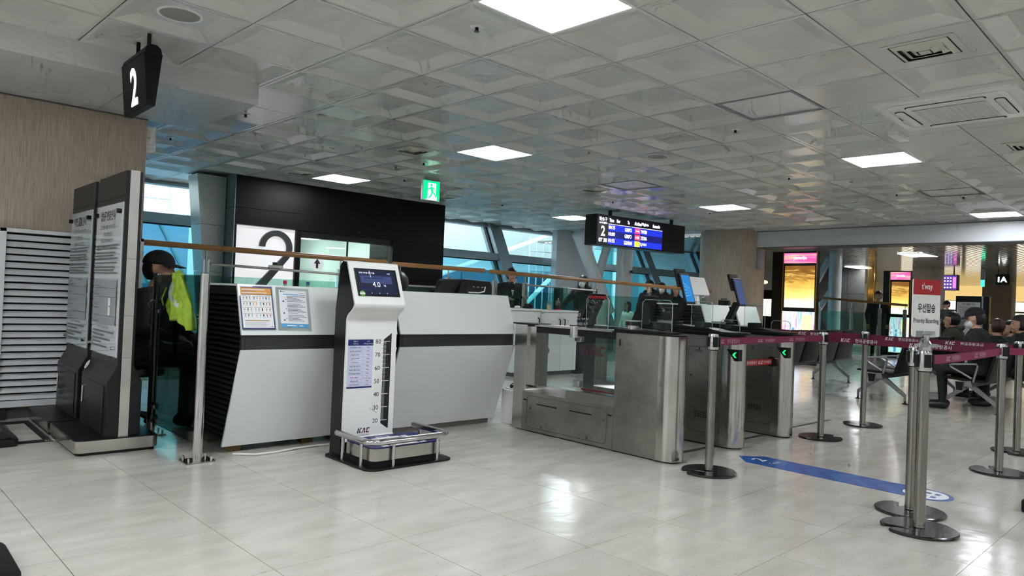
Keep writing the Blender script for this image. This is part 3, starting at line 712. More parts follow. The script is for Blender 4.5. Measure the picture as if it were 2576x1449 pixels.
# frames on the sloping upper face
def face_frame(x, z):      # point on the sloped upper panel
    y = 4.575 + (4.69 - 4.575) * (z - .812) / (1.145 - .812)
    return frame((x, y, z), (1, 0, 0), (0, 4.69 - 4.575, 1.145 - .812))
def posters():
    TAN = pbr('tan rule', (176, 140, 84), .5); cols = [INK, INKG, SKYB, RED, INKG, INK, INKL, ORANGE]
    M = face_frame(2.004, .99)
    t = thing('poster_frame', 'restricted-items poster with orange header and rows of small pictures, on the counter', 'poster', (2.0, 4.6, .86))
    mb = MB().at(M); mb.box(-.113, .113, -.15, .15, 0, .0025); mb.build('backing', NAVY, t, 0)
    P = Print(M @ Matrix.Translation((0, 0, .0026)))
    P.rect(WPRINT, -.105, .105, -.138, .138); P.rect(ORANGE, -.105, .105, .092, .138, .0004); P.rect(INK, -.105, .105, .089, .0925, .0004)
    for k, (w, yy) in enumerate(((.16, .126), (.09, .115), (.17, .104))): P.rect(WPRINT if k != 1 else TAN, -.097, -.097 + w, yy - .0028, yy + .0028, .0008)
    rows = [(.074, (3, 6)), (.034, (5, 4)), (-.006, (3, 3, 2)), (-.046, (3, 5))]
    k = 0
    for y, grp in rows:
        n = sum(grp); wtot = .196; gap = .008; unit = (wtot - gap * (len(grp) - 1)) / n; x = -.098
        for g in grp:
            P.rect(TAN, x, x + g * unit - .002, y + .005, y + .008, .0004)
            for q in range(g):
                cx = x + (q + .5) * unit; h = .011 + .004 * ((k * 7) % 3) / 2; w = .004 + .005 * ((k * 5) % 4) / 4
                P.rect(cols[(k * 3) % 8], cx - w / 2, cx + w / 2, y - .008 - h / 2, y - .008 + h / 2 + .003, .0004)
                P.rect(INKL, cx - .006, cx + .006, y - .0215, y - .0195, .0004); k += 1
            x += g * unit + gap
    P.rect(TAN, -.09, .075, -.092, -.086, .0004)
    for q in range(7): P.rect(INKL, -.09, .075 if q % 2 else .05, -.1 - q * .005, -.0985 - q * .005, .0004)
    P.rect(INK, .08, .1, -.131, -.128, .0004)
    P.build(t, 'print')
    mb = MB().at(M)
    for a in ((-.118, -.105, -.155, .155), (.105, .118, -.155, .155), (-.105, .105, .145, .155), (-.105, .105, -.158, -.147)): mb.box(a[0], a[1], a[2], a[3], 0, .0045)
    mb.build('clear_frame', GL_ACR, t, 0)
    M = face_frame(2.262, .985) @ Matrix.Rotation(-.025, 4, 'Z')
    t = thing('laminated_notice', 'laminated white text notice with a light blue footer taped to the counter', 'notice', (2.26, 4.6, .85))
    MB().at(M).box(-.122, .122, -.155, .155, 0, .0012).build('laminate', GL_ACR, t, 0)
    MB().at(M @ Matrix.Translation((0, 0, .0014))).box(-.1, .1, -.132, .135, 0, .001).build('sheet', PAPER, t, 0)
    P = Print(M @ Matrix.Translation((0, 0, .0026)))
    P.rect(SKYB, -.1, .1, -.132, -.104, .0004)
    for q, w in enumerate((.07, .03)): P.rect(WPRINT, -.06 + q * .09, -.06 + q * .09 + w, -.121, -.115, .0008)
    P.disc(INK, -.085, .125, .005, dz=.0004); P.rect(INKG, -.077, -.055, .124, .127, .0004)
    P.rect(SKYB, -.072, .04, .102, .108, .0004); P.rect(INKL, .045, .092, .102, .107, .0004); P.rect(INKL, .05, .09, .118, .12, .0004)
    for q in range(20):
        y = .09 - q * .0092
        if q in (5, 14): P.rect(LINEG, -.09, .09, y, y + .0008, .0004)
        else: P.rect(INKG, -.045, .09 - .02 * ((q * 7) % 4), y, y + .0036, .0004)
    for y in (.068, .0, -.068): P.disc(INKG, -.055, y, .0035, dz=.0004)
    for y in (.055, -.03, -.08): P.rect(INK, -.078, -.066, y - .004, y + .004, .0004)
    P.build(t, 'print')
posters()
# floor cable in front of the counter
tag(MB().tube([(1.93, 4.75, .008), (2.05, 4.66, .008), (2.2, 4.66, .008), (2.36, 4.70, .008), (2.52, 4.71, .008), (2.7, 4.68, .008), (2.86, 4.70, .008), (2.95, 4.9, .008)], .007, 8).build('floor_cable', WHITEM),
    'thin white cable lying on the floor along the counter front', 'cable')
# bottles on counter
def bottle(x, y, z, capcol, lab, liq):
    t = thing('water_bottle', lab, 'bottle', (x, y, z), 0, 'bottles behind the counter')
    MB().lathe([(.001, 0), (.031, 0), (.032, .1), (.031, .12), (.013, .155), (.013, .17)], (x, y, z), 20).build('body', liq, t)
    MB().lathe([(.015, .165), (.015, .19), (.013, .192)], (x, y, z), 16).build('cap', capcol, t)
CLRB = glass('clear bottle', (214, 228, 226), .1, haze=.12)
MB_ = MB()
sh_ = thing('back_shelf', 'low dark shelf behind the counters holding bottles', 'shelf', (2.7, 5.6, 0))
MB().box(2.0, 4.25, 5.40, 5.72, .98, 1.0).build('shelf_board', BLACK, sh_, 0)
for x in (2.02, 3.1, 4.21): MB().box(x, x + .03, 5.42, 5.7, 0, .98).build('upright', BLACK, sh_, 0)
bottle(2.60, 5.5, 1.0, pbr('pink cap', (212, 40, 90), .4), 'clear water bottle with a pink cap behind the counter', CLRB)
bottle(2.80, 5.5, .985 + .015, pbr('blue cap', (70, 130, 170), .4), 'clear water bottle with a blue cap behind the counter', CLRB)
# ------------------------------------------------------------------ baggage weighing kiosk
SCREEN = emis('dark blue screen', (30, 36, 66), .30, .25)
SCR2 = emis('screen glow', (62, 74, 120), .35, .25)
SCRW = emis('screen white', (215, 222, 240), .75, .3)
def kiosk():
    t = thing('baggage_kiosk', 'white and black baggage weighing kiosk with screen, ruler and railed scale plate', 'baggage kiosk', (2.72, 4.1, 0))
    X0, X1 = 2.47, 2.875
    # profile (y,z) of the front: base, straight shaft, neck bulging forward, tilted screen head
    def bez(p0, p1, p2, n=6): return [((1 - s) ** 2 * p0[0] + 2 * s * (1 - s) * p1[0] + s * s * p2[0], (1 - s) ** 2 * p0[1] + 2 * s * (1 - s) * p1[1] + s * s * p2[1]) for s in [i / n for i in range(n + 1)]]
    front = [(4.275, .14), (4.275, .93)] + bez((4.275, .93), (4.27, .965), (4.235, .985), 5)[1:] + bez((4.235, .985), (4.185, 1.012), (4.182, 1.045), 5)[1:] + [(4.30, 1.325)]
    back = [(4.36, 1.33), (4.39, 1.30), (4.43, 1.0), (4.43, .02)]
    # black body
    MB().prism([(p[0] + .016, p[1]) for p in front] + back + [(4.29, .02)], 'x', X0, X1).build('body', BLACK, t, 25)
    # white front shell as a bent sheet
    mb = MB(); sh = []
    for k in range(len(front) - 1):
        a, b = front[k], front[k + 1]
        mb.prism([a, b, (b[0] + .018, b[1]), (a[0] + .018, a[1])], 'x', X0 + .004, X1 - .002)
    mb.prism([(4.275, .14), (4.293, .14), (4.255, .115), (4.235, .118)], 'x', X0 + .004, X1 - .002)
    mb.build('front_shell', WHITEG, t, 30, label='white curved front')
    MB().prism([(4.302, 1.322), (4.30, 1.33), (4.36, 1.335), (4.362, 1.328)], 'x', X0 + .004, X1 - .002).build('top_cap', WHITEG, t, 0)
    # screen on the tilted head
    a, b = front[-2], front[-1]; L = math.hypot(b[0] - a[0], b[1] - a[1]); mid = ((a[0] + b[0]) / 2, (a[1] + b[1]) / 2)
    M = frame(((X0 + X1) / 2 + .002, mid[0], mid[1] + .004), (1, 0, 0), (0, b[0] - a[0], b[1] - a[1]))
    MB().at(M).box(-.167, .167, -.098, .104, -.002, .003).build('screen', BLACK, t, 0, bevel=.001)
    P = Print(M @ Matrix.Translation((0, 0, .003)))
    P.rect(SCREEN, -.15, .15, -.085, .093)
    P.frame(SCR2, -.132, .12, -.055, .055, .0016, .0004); P.rect(SCR2, -.128, .118, -.005, .05, .0003)
    P.poly(SCREEN, [(-.1, .03), (.05, .035), (.05, .04), (-.1, .036)], .0006); P.line(SCRW, (-.052, .088), (-.047, .04), .003, .0006)
    P.disc(SCR2, -.045, .025, .012, dz=.0008)
    P.text(SCRW, '휴대 수하물 측정 저울', -.075, .071, height=.0125, bold=.006, dz=.001); P.text(SCRW, '4.0', -.012, -.012, height=.036, dz=.001); P.text(SCRW, 'kg', .055, -.018, height=.018, dz=.001)
    P.kac(SCRW, .088, .068, .0085)
    for q in range(3): P.disc(SCRW, -.06 + q * .062, -.076, .0028, dz=.0006)
    for q in range(10): P.rect(SCR2, -.12 + q * .024, -.118 + q * .024, -.05, -.035 + .006 * (q % 3), .0006)
    LEAF = pbr('green sticker', (104, 160, 66), .5)
    P.disc(LEAF, -.134, -.082, .021, dz=.001); P.rect(WPRINT, -.153, -.115, -.088, -.075, .0014); P.rect(LEAF, -.147, -.121, -.083, -.0815, .0018)
    P.build(t, 'screen_image')
    # table of airlines on the shaft: frame with x right, y up
    F = frame((X0, 4.275, 0), (1, 0, 0), (0, 0, 1))
    P = Print(F); PALEBL = pbr('pale blue print', (206, 212, 238), .45)
    x0, x1, zt, zb = .018, .214, .800, .478
    P.rect(PALEBL, x0, x1, zb, zt); P.rect(NAVY, x0, x1, zt - .042, zt, .0004); P.rect(NAVY, x0, x1, zb - .01, zb + .002, .0004)
    xm = x0 + .116
    P.text(WPRINT, '항공사', (x0 + xm) / 2, zt - .0135, height=.0115, bold=.004, dz=.0008); P.text(WPRINT, '(Airline)', (x0 + xm) / 2, zt - .030, height=.0115, dz=.0008)
    P.text(WPRINT, '규격', (x1 + xm) / 2, zt - .0135, height=.0115, bold=.004, dz=.0008); P.text(WPRINT, '(Weight/Size)', (x1 + xm) / 2, zt - .030, width=.07, dz=.0008)
    rows = [('KOREAN AIR', NAVY, 0), ('ASIANA AIRLINES', INKG, 0), ('JEJUair', RED, .2), ('JINAIR', pbr('olive print', (120, 140, 60), .5), .2), ("t'way", RED, .1), ('AIR BUSAN', INKG, 0), ('AIR SEOUL', pbr('teal print', (40, 110, 130), .5), 0), ('FLY GANGWON', INK, 0), ('Hi Air', RED, .2), ('Aero.K', INK, .3), ("EASTAR'JET", pbr('maroon print', (130, 20, 40), .5), .3)]
    rh = (zt - .042 - zb) / 11
    for k, (nm, m_, sh_) in enumerate(rows):
        z = zt - .042 - (k + .5) * rh
        w = min(.085, .011 * len(nm)); P.text(m_, nm, (x0 + xm) / 2, z, height=.011, width=w, bold=.012, dz=.0006, shear=sh_)
        if k == 8: P.text(RED, '8kg', (x1 + xm) / 2, z + .006, height=.009, dz=.0006); P.text(RED, '40 x 20 x 36cm', (x1 + xm) / 2, z - .006, width=.06, dz=.0006)
        else: P.text(RED, '10kg', (x1 + xm) / 2, z, height=.0125, bold=.004, dz=.0006)
        P.rect(LINEG, x0, x1, z - rh / 2, z - rh / 2 + .0012, .0005)
    P.rect(LINEG, xm, xm + .0012, zb, zt - .042, .0005)
    P.poly(INK, [(x0 + .018, z + 3.3 * rh), (x0 + .03, z + 3.05 * rh), (x0 + .042, z + 3.3 * rh), (x0 + .03, z + 3.15 * rh)], .0006)
    # ruler on the right edge
    xr0, xr1 = .298, .362
    P.poly(INK, [(xr0, .797), (xr0, .215), (xr1 - .005, .175), (xr1 + .0, .18), (xr1, .84), (xr1 - .002, .842)], .0002)
    for k in range(7):
        z = .235 + k * .0916; v = 20 + 10 * k
        P.rect(WPRINT, xr0 - .004, xr1 - .012, z - .002, z + .002, .0006); P.text(INKG if False else INK, str(v), xr0 - .044, z, height=.031, dz=.0004)
        if k < 6:
            for q in range(1, 10): P.rect(WPRINT, xr0 + .004, xr0 + .022, z + q * .00916 - .0012, z + q * .00916 + .0012, .0006)
    # logo
    P.kac(pbr('dark maroon', (70, 14, 24), .45), .115, .235 - .075, .034); P.text(INK, '한국공항공사', .166, .138, width=.105, bold=.01); P.rect(INKG, .113, .205, .124, .126)
    P.line(INK, (.205, .325), (.265, .29), .002); P.line(INK, (.225, .325), (.25, .305), .0016)
    P.build(t, 'lettering')
    # scale plate and base
    bx0, bx1, by0, by1 = 2.42, 3.10, 3.845, 4.33
    mb = MB(); mb.prism(rrect(bx0, bx1, by0, by1 + .12, .07), 'z', 0, .012); mb.build('base_plate', BLACK, t, 30, bevel=.003)
    mb = MB(); mb.prism(rrect(bx0 + .07, bx1 - .06, by0 + .06, by1 + .05, .05), 'z', .012, .05); mb.build('plinth', BLACKM, t, 30)
    mb = MB(); mb.prism(rrect(bx0 + .06, bx1 - .07, by0 + .05, 4.262, .045), 'z', .05, .128); mb.build('scale_body', STEELX, t, 30)
    mb = MB(); mb.prism(rrect(bx0 + .065, bx1 - .075, by0 + .055, 4.257, .04), 'z', .128, .134); mb.build('scale_plate', NAVY, t, 30, label='navy scale plate with a printed suitcase')
    P = Print(frame((bx0, by0, .134), (1, 0, 0), (0, 1, 0)))
    P.rect(WPRINT, .15, .20, .07, .33); P.rect(WPRINT, .215, .43, .07, .33); P.rect(WPRINT, .445, .495, .07, .33)
    P.frame(WPRINT, .27, .37, .325, .37, .012, .0002); P.text(INK, '휴대 수하물', .32, .235, width=.15, bold=.01); P.text(INKG, '올려 주세요', .32, .195, width=.13); P.kac(WPRINT, .5, .37, .008)
    P.build(t, 'scale_print')
    # rail
    z = .175; r = .021
    path = [(bx0 + .03, 4.30, z), (bx0 + .03, by0 + .10, z)] + [(p[0], p[1], z) for p in arc(bx0 + .10, by0 + .10, .07, PI, 1.5 * PI, 8)] + [(p[0], p[1], z) for p in arc(bx1 - .10, by0 + .10, .07, 1.5 * PI, 2 * PI, 8)] + [(bx1 - .03, 4.30, z)]
    MB().tube(path, r, 14).build('guard_rail', CHROME, t)
    for x, y in ((bx0 + .03, 4.22), (bx0 + .03, by0 + .14), (bx0 + .20, by0 + .03), (bx1 - .13, by0 + .03), (bx1 - .03, by0 + .15), (bx1 - .03, 4.22)):
        MB().cyl((x, y, .012), (x, y, z - .01), .0115, seg=12).build('rail_post', CHROME, t)
kiosk()

# ------------------------------------------------------------------ information totems at the left
def totem(y0, lab, title, sub, near):
    L_ = .80; y1 = y0 + L_
    t = thing('notice_stand', lab, 'notice stand', (1.37, (y0 + y1) / 2, 0), 0, 'double-sided notice stands')
    # plinth with steel band
    MB().prism(rrect(1.10, 1.60, y0, y1, .05), 'z', .02, .095).build('plinth_band', STEELX if near else STEELX, t, 30)
    MB().prism(rrect(1.106, 1.594, y0 + .006, y1 - .006, .046), 'z', .095, .100).build('plinth_top', BLACK, t, 30)
    MB().prism(rrect(1.115, 1.585, y0 + .015, y1 - .015, .04), 'z', 0, .02).build('plinth_foot', BLACKM, t, 30)
    # body: wide bottom, chamfered shoulders, thin board above
    prof = [(1.28, .1), (1.28, .46), (1.335, .565), (1.335, 1.87), (1.435, 1.87), (1.435, .565), (1.49, .46), (1.49, .1)]
    MB().prism(prof, 'y', y0 + .05, y1 - .05).build('body', SLATE, t, 0, bevel=.003)
    MB().box(1.353, 1.412, y0 + .028, y0 + .05, .1, 1.872).build('edge_strip', STEEL, t, 0, label='brushed steel edge strip')
    MB().box(1.353, 1.412, y1 - .05, y1 - .03, .1, 1.872).build('edge_strip', STEEL, t, 0)
    for z in (.62, .9, 1.28): MB().box(1.352, 1.413, y0 + .0272, y0 + .029, z, z + .002).build('strip_joint', GREYD, t, 0)
    # header line and door on the left face
    Yc = (y0 + y1) / 2
    MB().box(1.3335, 1.335, y0 + .07, y1 - .07, 1.70, 1.703).build('header_joint', BLACKM, t, 0)
    d = MB().box(1.274, 1.28, y0 + .12, y1 - .2, .12, .43).build('door', SLATE, t, 0, bevel=.001)
    MB().tube([(1.274, y1 - .24, .27), (1.25, y1 - .24, .275), (1.25, y1 - .24, .385), (1.274, y1 - .24, .39)], .007, 8).build('handle', CHROME, d)
    # glass board with print
    g = MB().box(1.322, 1.328, y0 + .065, y1 - .055, .615, 1.665).build('glass_board', GL_ACR, t, 0)
    sh = MB().box(1.328, 1.334, y0 + .07, y1 - .06, .62, 1.66).build('print_sheet', PAPER if near else pbr('pale grey sheet', (222, 230, 234), .3, var=.03), t, 0)
    for z in (1.60, .68):
        for yy in (y0 + .11, y1 - .10):
            MB().cyl((1.328, yy, z), (1.30, yy, z), .016 if z > 1 else .011, seg=14).build('standoff', BLACK if z > 1 else CHROME, t)
    P = Print(frame((1.321, y1 - .06, .62), (0, -1, 0), (0, 0, 1))); W, Hh = .66, 1.04
    cx = W / 2
    P.text(INK, title, cx, Hh - .075, height=.07, width=.36, bold=.012); P.text(INKG, sub, cx, Hh - .155, width=.40, height=.028)
    P.text(INKG, '登機口變更公告' if near else '延誤取消公告', cx, Hh - .205, width=.2, height=.03); P.text(INKG, '搭乗口変更のお知らせ' if near else '遅延欠航のお知らせ', cx, Hh - .25, width=.3, height=.03)
    y = Hh - .29
    for k in range(9):
        if k in (2, 5, 6): y -= .01
        P.rect(INKG, .03, W - .04 - .1 * ((k * 5) % 4) / 3, y, y + .0095); y -= .02
    y -= .02
    for k, (h, nm) in enumerate(((.06, '편명'), (.06, '도착지'), (.13, '탑승구 변경' if near else '출발시각'), (.06, '비고'))):
        P.rect(INKL, .03, W - .03, y - h, y - .004); P.text(INK, nm, .13, y - h / 2 + .010, height=.018, dz=.0006); P.rect(INKG, .06, .2, y - h / 2 - .020, y - h / 2 - .012, .0006)
        if k == 2 and near:
            P.rect(WPRINT, .44, .49, y - h + .004, y - .008, .0005); P.line(INK, (.45, y - h / 2), (.478, y - h / 2), .004, .0008); P.poly(INK, [(.474, y - h / 2 - .012), (.486, y - h / 2), (.474, y - h / 2 + .012)], .0008)
        y -= h
    P.text(INKG, '사유 / REASON', cx, y - .022, width=.3, height=.022); y -= .058
    for k in range(5):
        P.frame(INKG, .03, .05, y - .003, y + .014, .0025); P.rect(INKG, .06, W - .06 - .3 * ((k * 3) % 5) / 4, y, y + .011); y -= .026
    P.build(t, 'lettering')
    if near:
        MS = frame((1.30, y1 - .12, .52), (0, -1, 0), (.055, 0, .105))
        Q = Print(MS @ Matrix.Translation((0, 0, .004))); Q.disc(WPRINT, 0, 0, .033); Q.text(INK, '2', 0, 0, height=.036, bold=.03); Q.build(t, 'number_sticker')
totem(5.19, 'near black notice stand about gate changes, beside the glass gate', '탑승구 변경 안내', 'GATE CHANGE INFORMATION', True)
totem(6.005, 'far black notice stand about delays, in front of the grey louvre', '지연·결항 안내', 'FLIGHT DELAY, CANCELLATION NOTICE', False)

# ------------------------------------------------------------------ louvre panel, floor graphic, loose base at the left
def louvre():
    t = thing('louvre_panel', 'grey slatted louvre panel standing against the beige wall', 'louvre panel', (1.4, 6.87, 0))
    x0, x1, z0, z1 = .86, 1.90, .10, 1.515
    MB().box(x0, x0 + .045, 6.815, 6.885, z0, z1).build('frame_stile', LOUV, t, 0, bevel=.003)
    MB().box(x1 - .03, x1, 6.815, 6.885, z0, z1).build('frame_stile', LOUV, t, 0, bevel=.003)
    MB().box(x0, x1, 6.815, 6.885, z1 - .03, z1).build('frame_rail', LOUV, t, 0, bevel=.003)
    MB().box(x0, x1, 6.815, 6.885, z0, z0 + .05).build('frame_rail', LOUV, t, 0, bevel=.003)
    n = 24
    me = MB().prism([(6.828, .0), (6.818, .004), (6.852, .043), (6.86, .040)], 'x', 0, x1 - x0 - .075).mesh('slat', [LOUV], 0)
    for k in range(n):
        z = z0 + .055 + k * (z1 - z0 - .09) / n; o = inst('slat', me, t, (0, 0, 0)); o.location = (x0 + .045 - 1.4, -6.87, z)
    MB().box(x0 + .02, x1 - .01, 6.884, 6.889, z0, z1).build('back_sheet', BLACKM, t, 0)
    for x in (x0 + .05, x1 - .1): MB().box(x, x + .05, 6.83, 6.88, 0, z0).build('foot', BLACKM, t, 0)
louvre()
def floor_graphic():
    t = thing('floor_sticker', 'black framed floor sticker reading Information in front of the louvre', 'floor sticker', (.6, 6.2, 0))
    mb = MB()
    for a in ((-1.2, 1.095, 5.79, 5.89), (-1.2, 1.095, 6.62, 6.74), (1.05, 1.095, 5.89, 6.62), (.80, .90, 5.89, 6.62)): mb.box(a[0], a[1], a[2], a[3], .0002, .0014)
    mb.build('band', BLACKM, t, 0)
    P = Print(frame((.6, 5.835, .0014), (1, 0, 0), (0, 1, 0))); P.text(WPRINT, 'Information', .59, 0, height=.042, bold=.01); P.build(t)
floor_graphic()
lb = thing('stand_base', 'low black chamfered base of a stand at the left edge', 'stand base', (.65, 5.98, 0))
MB().prism(rrect(.35, .885, 5.72, 6.35, .04), 'z', 0, .05).build('foot', BLACK, lb, 30, bevel=.004)
MB().prism([(.36, .05), (.87, .05), (.80, .105), (.42, .105)], 'y', 5.75, 6.30).build('top', SLATE, lb, 0, bevel=.006)
nb = thing('floor_stand', 'glossy rounded black base edge in the bottom left corner', 'base', (.25, 3.4, 0))
MB().prism(rrect(.0, .515, 3.05, 3.60, .10), 'z', 0, .045).build('plate', BLACK, nb, 40, bevel=.012, bseg=3)
MB().cyl((.2, 3.35, .045), (.2, 3.35, .4), .03, seg=16).build('stem', CHROME, nb)

# ------------------------------------------------------------------ glass gate beside the counter: two steel posts, glass leaf
def gate_posts():
    t = thing('glass_gate', 'glass swing gate between two polished steel posts beside the counter', 'glass gate', (1.7, 5.2, 0))
    for (x, y, r, h, lab) in ((1.684, 4.70, .031, 1.2, 'front steel post'), (1.70, 5.72, .029, 1.2, 'rear steel post')):
        p = MB().lathe([(r, .0), (r, h - .02), (r * .98, h), (r * .3, h + .004)], (x, y, 0), 24).build('post', CHROME, t, label=lab)
        MB().box(x - .09, x + .09, y - .075, y + .075, 0, .009).build('base_plate', STEELD, p, 0, bevel=.002)
        for dx, dy in ((-.07, -.05), (.07, -.05), (-.07, .05), (.07, .05)): MB().cyl((x + dx, y + dy, .009), (x + dx, y + dy, .035), .007, seg=8).build('anchor_bolt', CHROME, p)
    for z in (.22, .92):
        MB().cyl((1.684, 4.735, z), (1.684, 4.79, z), .016, seg=14).build('glass_clamp', CHROME, t); MB().cyl((1.70, 5.69, z), (1.70, 5.62, z), .02, seg=14).build('glass_clamp', CHROME, t)
    MB().tube([(1.668, 5.70, 1.0), (1.64, 5.68, .98), (1.63, 5.67, .95), (1.64, 5.66, .93)], .009, 8).build('latch', CHROME, t)
    MB().prism(rrect(4.745, 5.685, .10, 1.19, .012), 'x', 1.686, 1.696).build('glass_leaf', glass('smoked gate glass', (176, 190, 186), .06), t, 0)
    MB().box(1.67, 1.712, 4.72, 4.74, .9, 1.18).build('clamp_bar', BLACK, t, 0)
gate_posts()
def vest():
    t = thing('safety_vest', 'crumpled yellow-green high-visibility vest hung over the glass gate', 'vest', (1.7, 5.3, .86))
    HV = pbr('hi-vis yellow fabric', (152, 182, 54), .75, var=.22, vscale=14, bump=.5, bscale=40); SILV = pbr('silver reflective tape', (196, 200, 196), .4, metal=.3)
    rnd = random.Random(5)
    nx, nz = 22, 26; vs = []; 
    for side in (0, 1):
        for k in range(nz):
            s = k / (nz - 1)
            for i in range(nx):
                u = i / (nx - 1) - .5
                wid = .10 + .34 * min(1, s * 1.7) - .10 * max(0, s - .75) * 2
                y = 5.24 + u * wid - .13 * s * s - .03 * math.sin(3 * s)
                z = 1.205 - s * .335 + .07 * u * s + .02 * math.sin(9 * u + 2 * s) * s
                off = .012 + .022 * math.sin(PI * (u + .5)) * (.4 + s) + .012 * math.sin(21 * u + 5 * s) * (.3 + s) + .008 * math.sin(13 * s + 8 * u)
                x = 1.684 - off if side == 0 else 1.698 + off * .5
                vs.append((x, y, z))
    fs = []; mi = []
    for side in (0, 1):
        b = side * nx * nz
        for k in range(nz - 1):
            for i in range(nx - 1):
                f = (b + k * nx + i, b + k * nx + i + 1, b + (k + 1) * nx + i + 1, b + (k + 1) * nx + i); fs.append(f)
                s = k / nz; mi.append(1 if (.50 < s + .25 * (i / nx - .5) < .60 and i > nx * .30) or (abs(i / nx - .72 + .1 * s) < .05 and s < .5) else 0)
    n0 = nx * nz
    for i in range(nx - 1): fs.append((i, i + 1, n0 + i + 1, n0 + i)); mi.append(0); q = (nz - 1) * nx; fs.append((q + i, q + i + 1, n0 + q + i + 1, n0 + q + i)); mi.append(0)
    for k in range(nz - 1):
        for c in (0, nx - 1): fs.append((k * nx + c, (k + 1) * nx + c, n0 + (k + 1) * nx + c, n0 + k * nx + c)); mi.append(0)
    mb = MB(); mb._a(vs, fs); mb.mi = mi
    mb.build('fabric', [HV, SILV], t, 180)
    MB().tube([(1.66, 5.38, 1.10), (1.645, 5.42, 1.02), (1.65, 5.40, .97)], .006, 8).build('strap', HV, t)
    MB().cyl((1.692, 5.24, 1.2), (1.692, 5.24, 1.225), .018, seg=10).build('collar', HV, t)
vest()
tag(MB().box(1.906, 1.99, 6.93, 7.02, 2.285, 2.53).build('wall_box', WHITEG, bevel=.012, bseg=3), 'small white speaker box on the end of the beige wall', 'speaker box')
# hanging "2" sign
def sign2():
    t = thing('hanging_sign', 'black wedge-shaped hanging sign with a glowing white 2', 'gate sign', (1.39, 5.24, 2.27))
    prof = [(1.365, 2.27), (1.335, 2.60), (1.345, 2.645), (1.372, 2.665), (1.408, 2.665), (1.435, 2.645), (1.445, 2.60), (1.415, 2.27)]
    MB().prism(prof, 'y', 4.98, 5.50).build('housing', BLACKP, t, 0, bevel=.004)
    for y in (5.09, 5.33): MB().cyl((1.39, y, 2.66), (1.39, y, H + .01), .013, seg=12).build('rod', BLACK, t)
    P = Print(frame((1.3505, 5.235, 2.435), (0, -1, 0), (-.03, 0, .33)))
    P.z = .002; P.text(emis('sign white', (255, 255, 255), 1.6), '2', 0, -.005, height=.25, width=.145, bold=.022); P.build(t, 'numeral')
    MB().box(1.333, 1.447, 4.978, 5.502, 2.605, 2.609).build('seam', BLACKM, t, 0)
sign2()
# black screen / bag scanner on counter 2 and reaching chain etc.
t_ = thing('counter_screen', 'black hooded counter monitor standing on the right counter', 'monitor', (4.06, 5.0, 1.145))
MB().prism([(3.88, 1.15), (3.90, 1.255), (3.935, 1.275), (4.235, 1.265), (4.26, 1.235), (4.265, 1.15)], 'y', 4.85, 5.2).build('housing', BLACK, t_, 0, bevel=.006)
MB().prism([(3.80, 1.147), (3.905, 1.262), (3.925, 1.262), (3.83, 1.147)], 'y', 4.86, 5.1).build('wing', BLACK, t_, 0)
MB().box(3.96, 4.22, 4.845, 4.85, 1.165, 1.25).build('recess', BLACKM, t_, 0)
for x in (4.03, 4.08, 4.13): MB().box(x, x + .02, 4.84, 4.845, 1.205, 1.215).build('key', GREYP, t_, 0)
MB().tube([(3.98, 4.84, 1.16), (4.1, 4.835, 1.16), (4.16, 4.835, 1.175), (4.17, 4.84, 1.215)], .006, 8).build('cable', WHITEM, t_)
# boards leaning between counter and gate
for k, (x, lab, m_) in enumerate(((4.40, 'white folded board standing between the counter and the gate', WHITEM), (4.44, 'white and red board standing against the gate frame', WHITE))):
    o = thing('leaning_board', lab, 'board', (x, 4.66, 0), 0, 'boards beside the gate')
    MB().box(x - .012, x + .012, 4.60 - .02 * k, 4.80, .0, .30 + .01 * k).build('panel', m_, o, 0, bevel=.002)
    if k: MB().box(x - .0135, x + .0135, 4.577, 4.801, .0, .075).build('red_foot', RED, o, 0)
# ------------------------------------------------------------------ boarding gates (stainless pedestals)
GREENLED = emis('green arrow light', (16, 225, 96), 1.5)
BLUESCR = emis('blue monitor', (30, 120, 190), .55, .2); BLUESCR2 = emis('dim blue monitor', (64, 82, 132), .4, .2); CYAN = emis('monitor rays', (120, 205, 240), .6, .2)
def ped_outline(x0, x1, y0, y1):
    """plan of a pedestal: straight sides, half-round front end"""
    r = (x1 - x0) / 2; cx = (x0 + x1) / 2
    return [(x1, y1), (x0, y1)] + arc(cx, y0 + r, r, PI, 2 * PI, 18)
def rounded_end(t, x0, x1, y0, z0, z1):
    """fluted polished half-round cap on the front of a pedestal"""
    r = (x1 - x0) / 2; cx = (x0 + x1) / 2; pts = []; n = 44
    for i in range(n + 1):
        a = PI + PI * i / n; rr = r + (.0045 if i % 2 else .0025); pts.append((cx + rr * math.cos(a), y0 + r + rr * math.sin(a)))
    MB().prism(pts + [(x1 + .0025, y0 + r + .05), (x1 - .01, y0 + r + .05), (x0 + .01, y0 + r + .05), (x0 - .0025, y0 + r + .05)], 'z', z0, z1).build('rounded_end', FLUTE, t, 70)
FLUTE = brushed('fluted steel', (206, 204, 200), .2, 'z', .1)
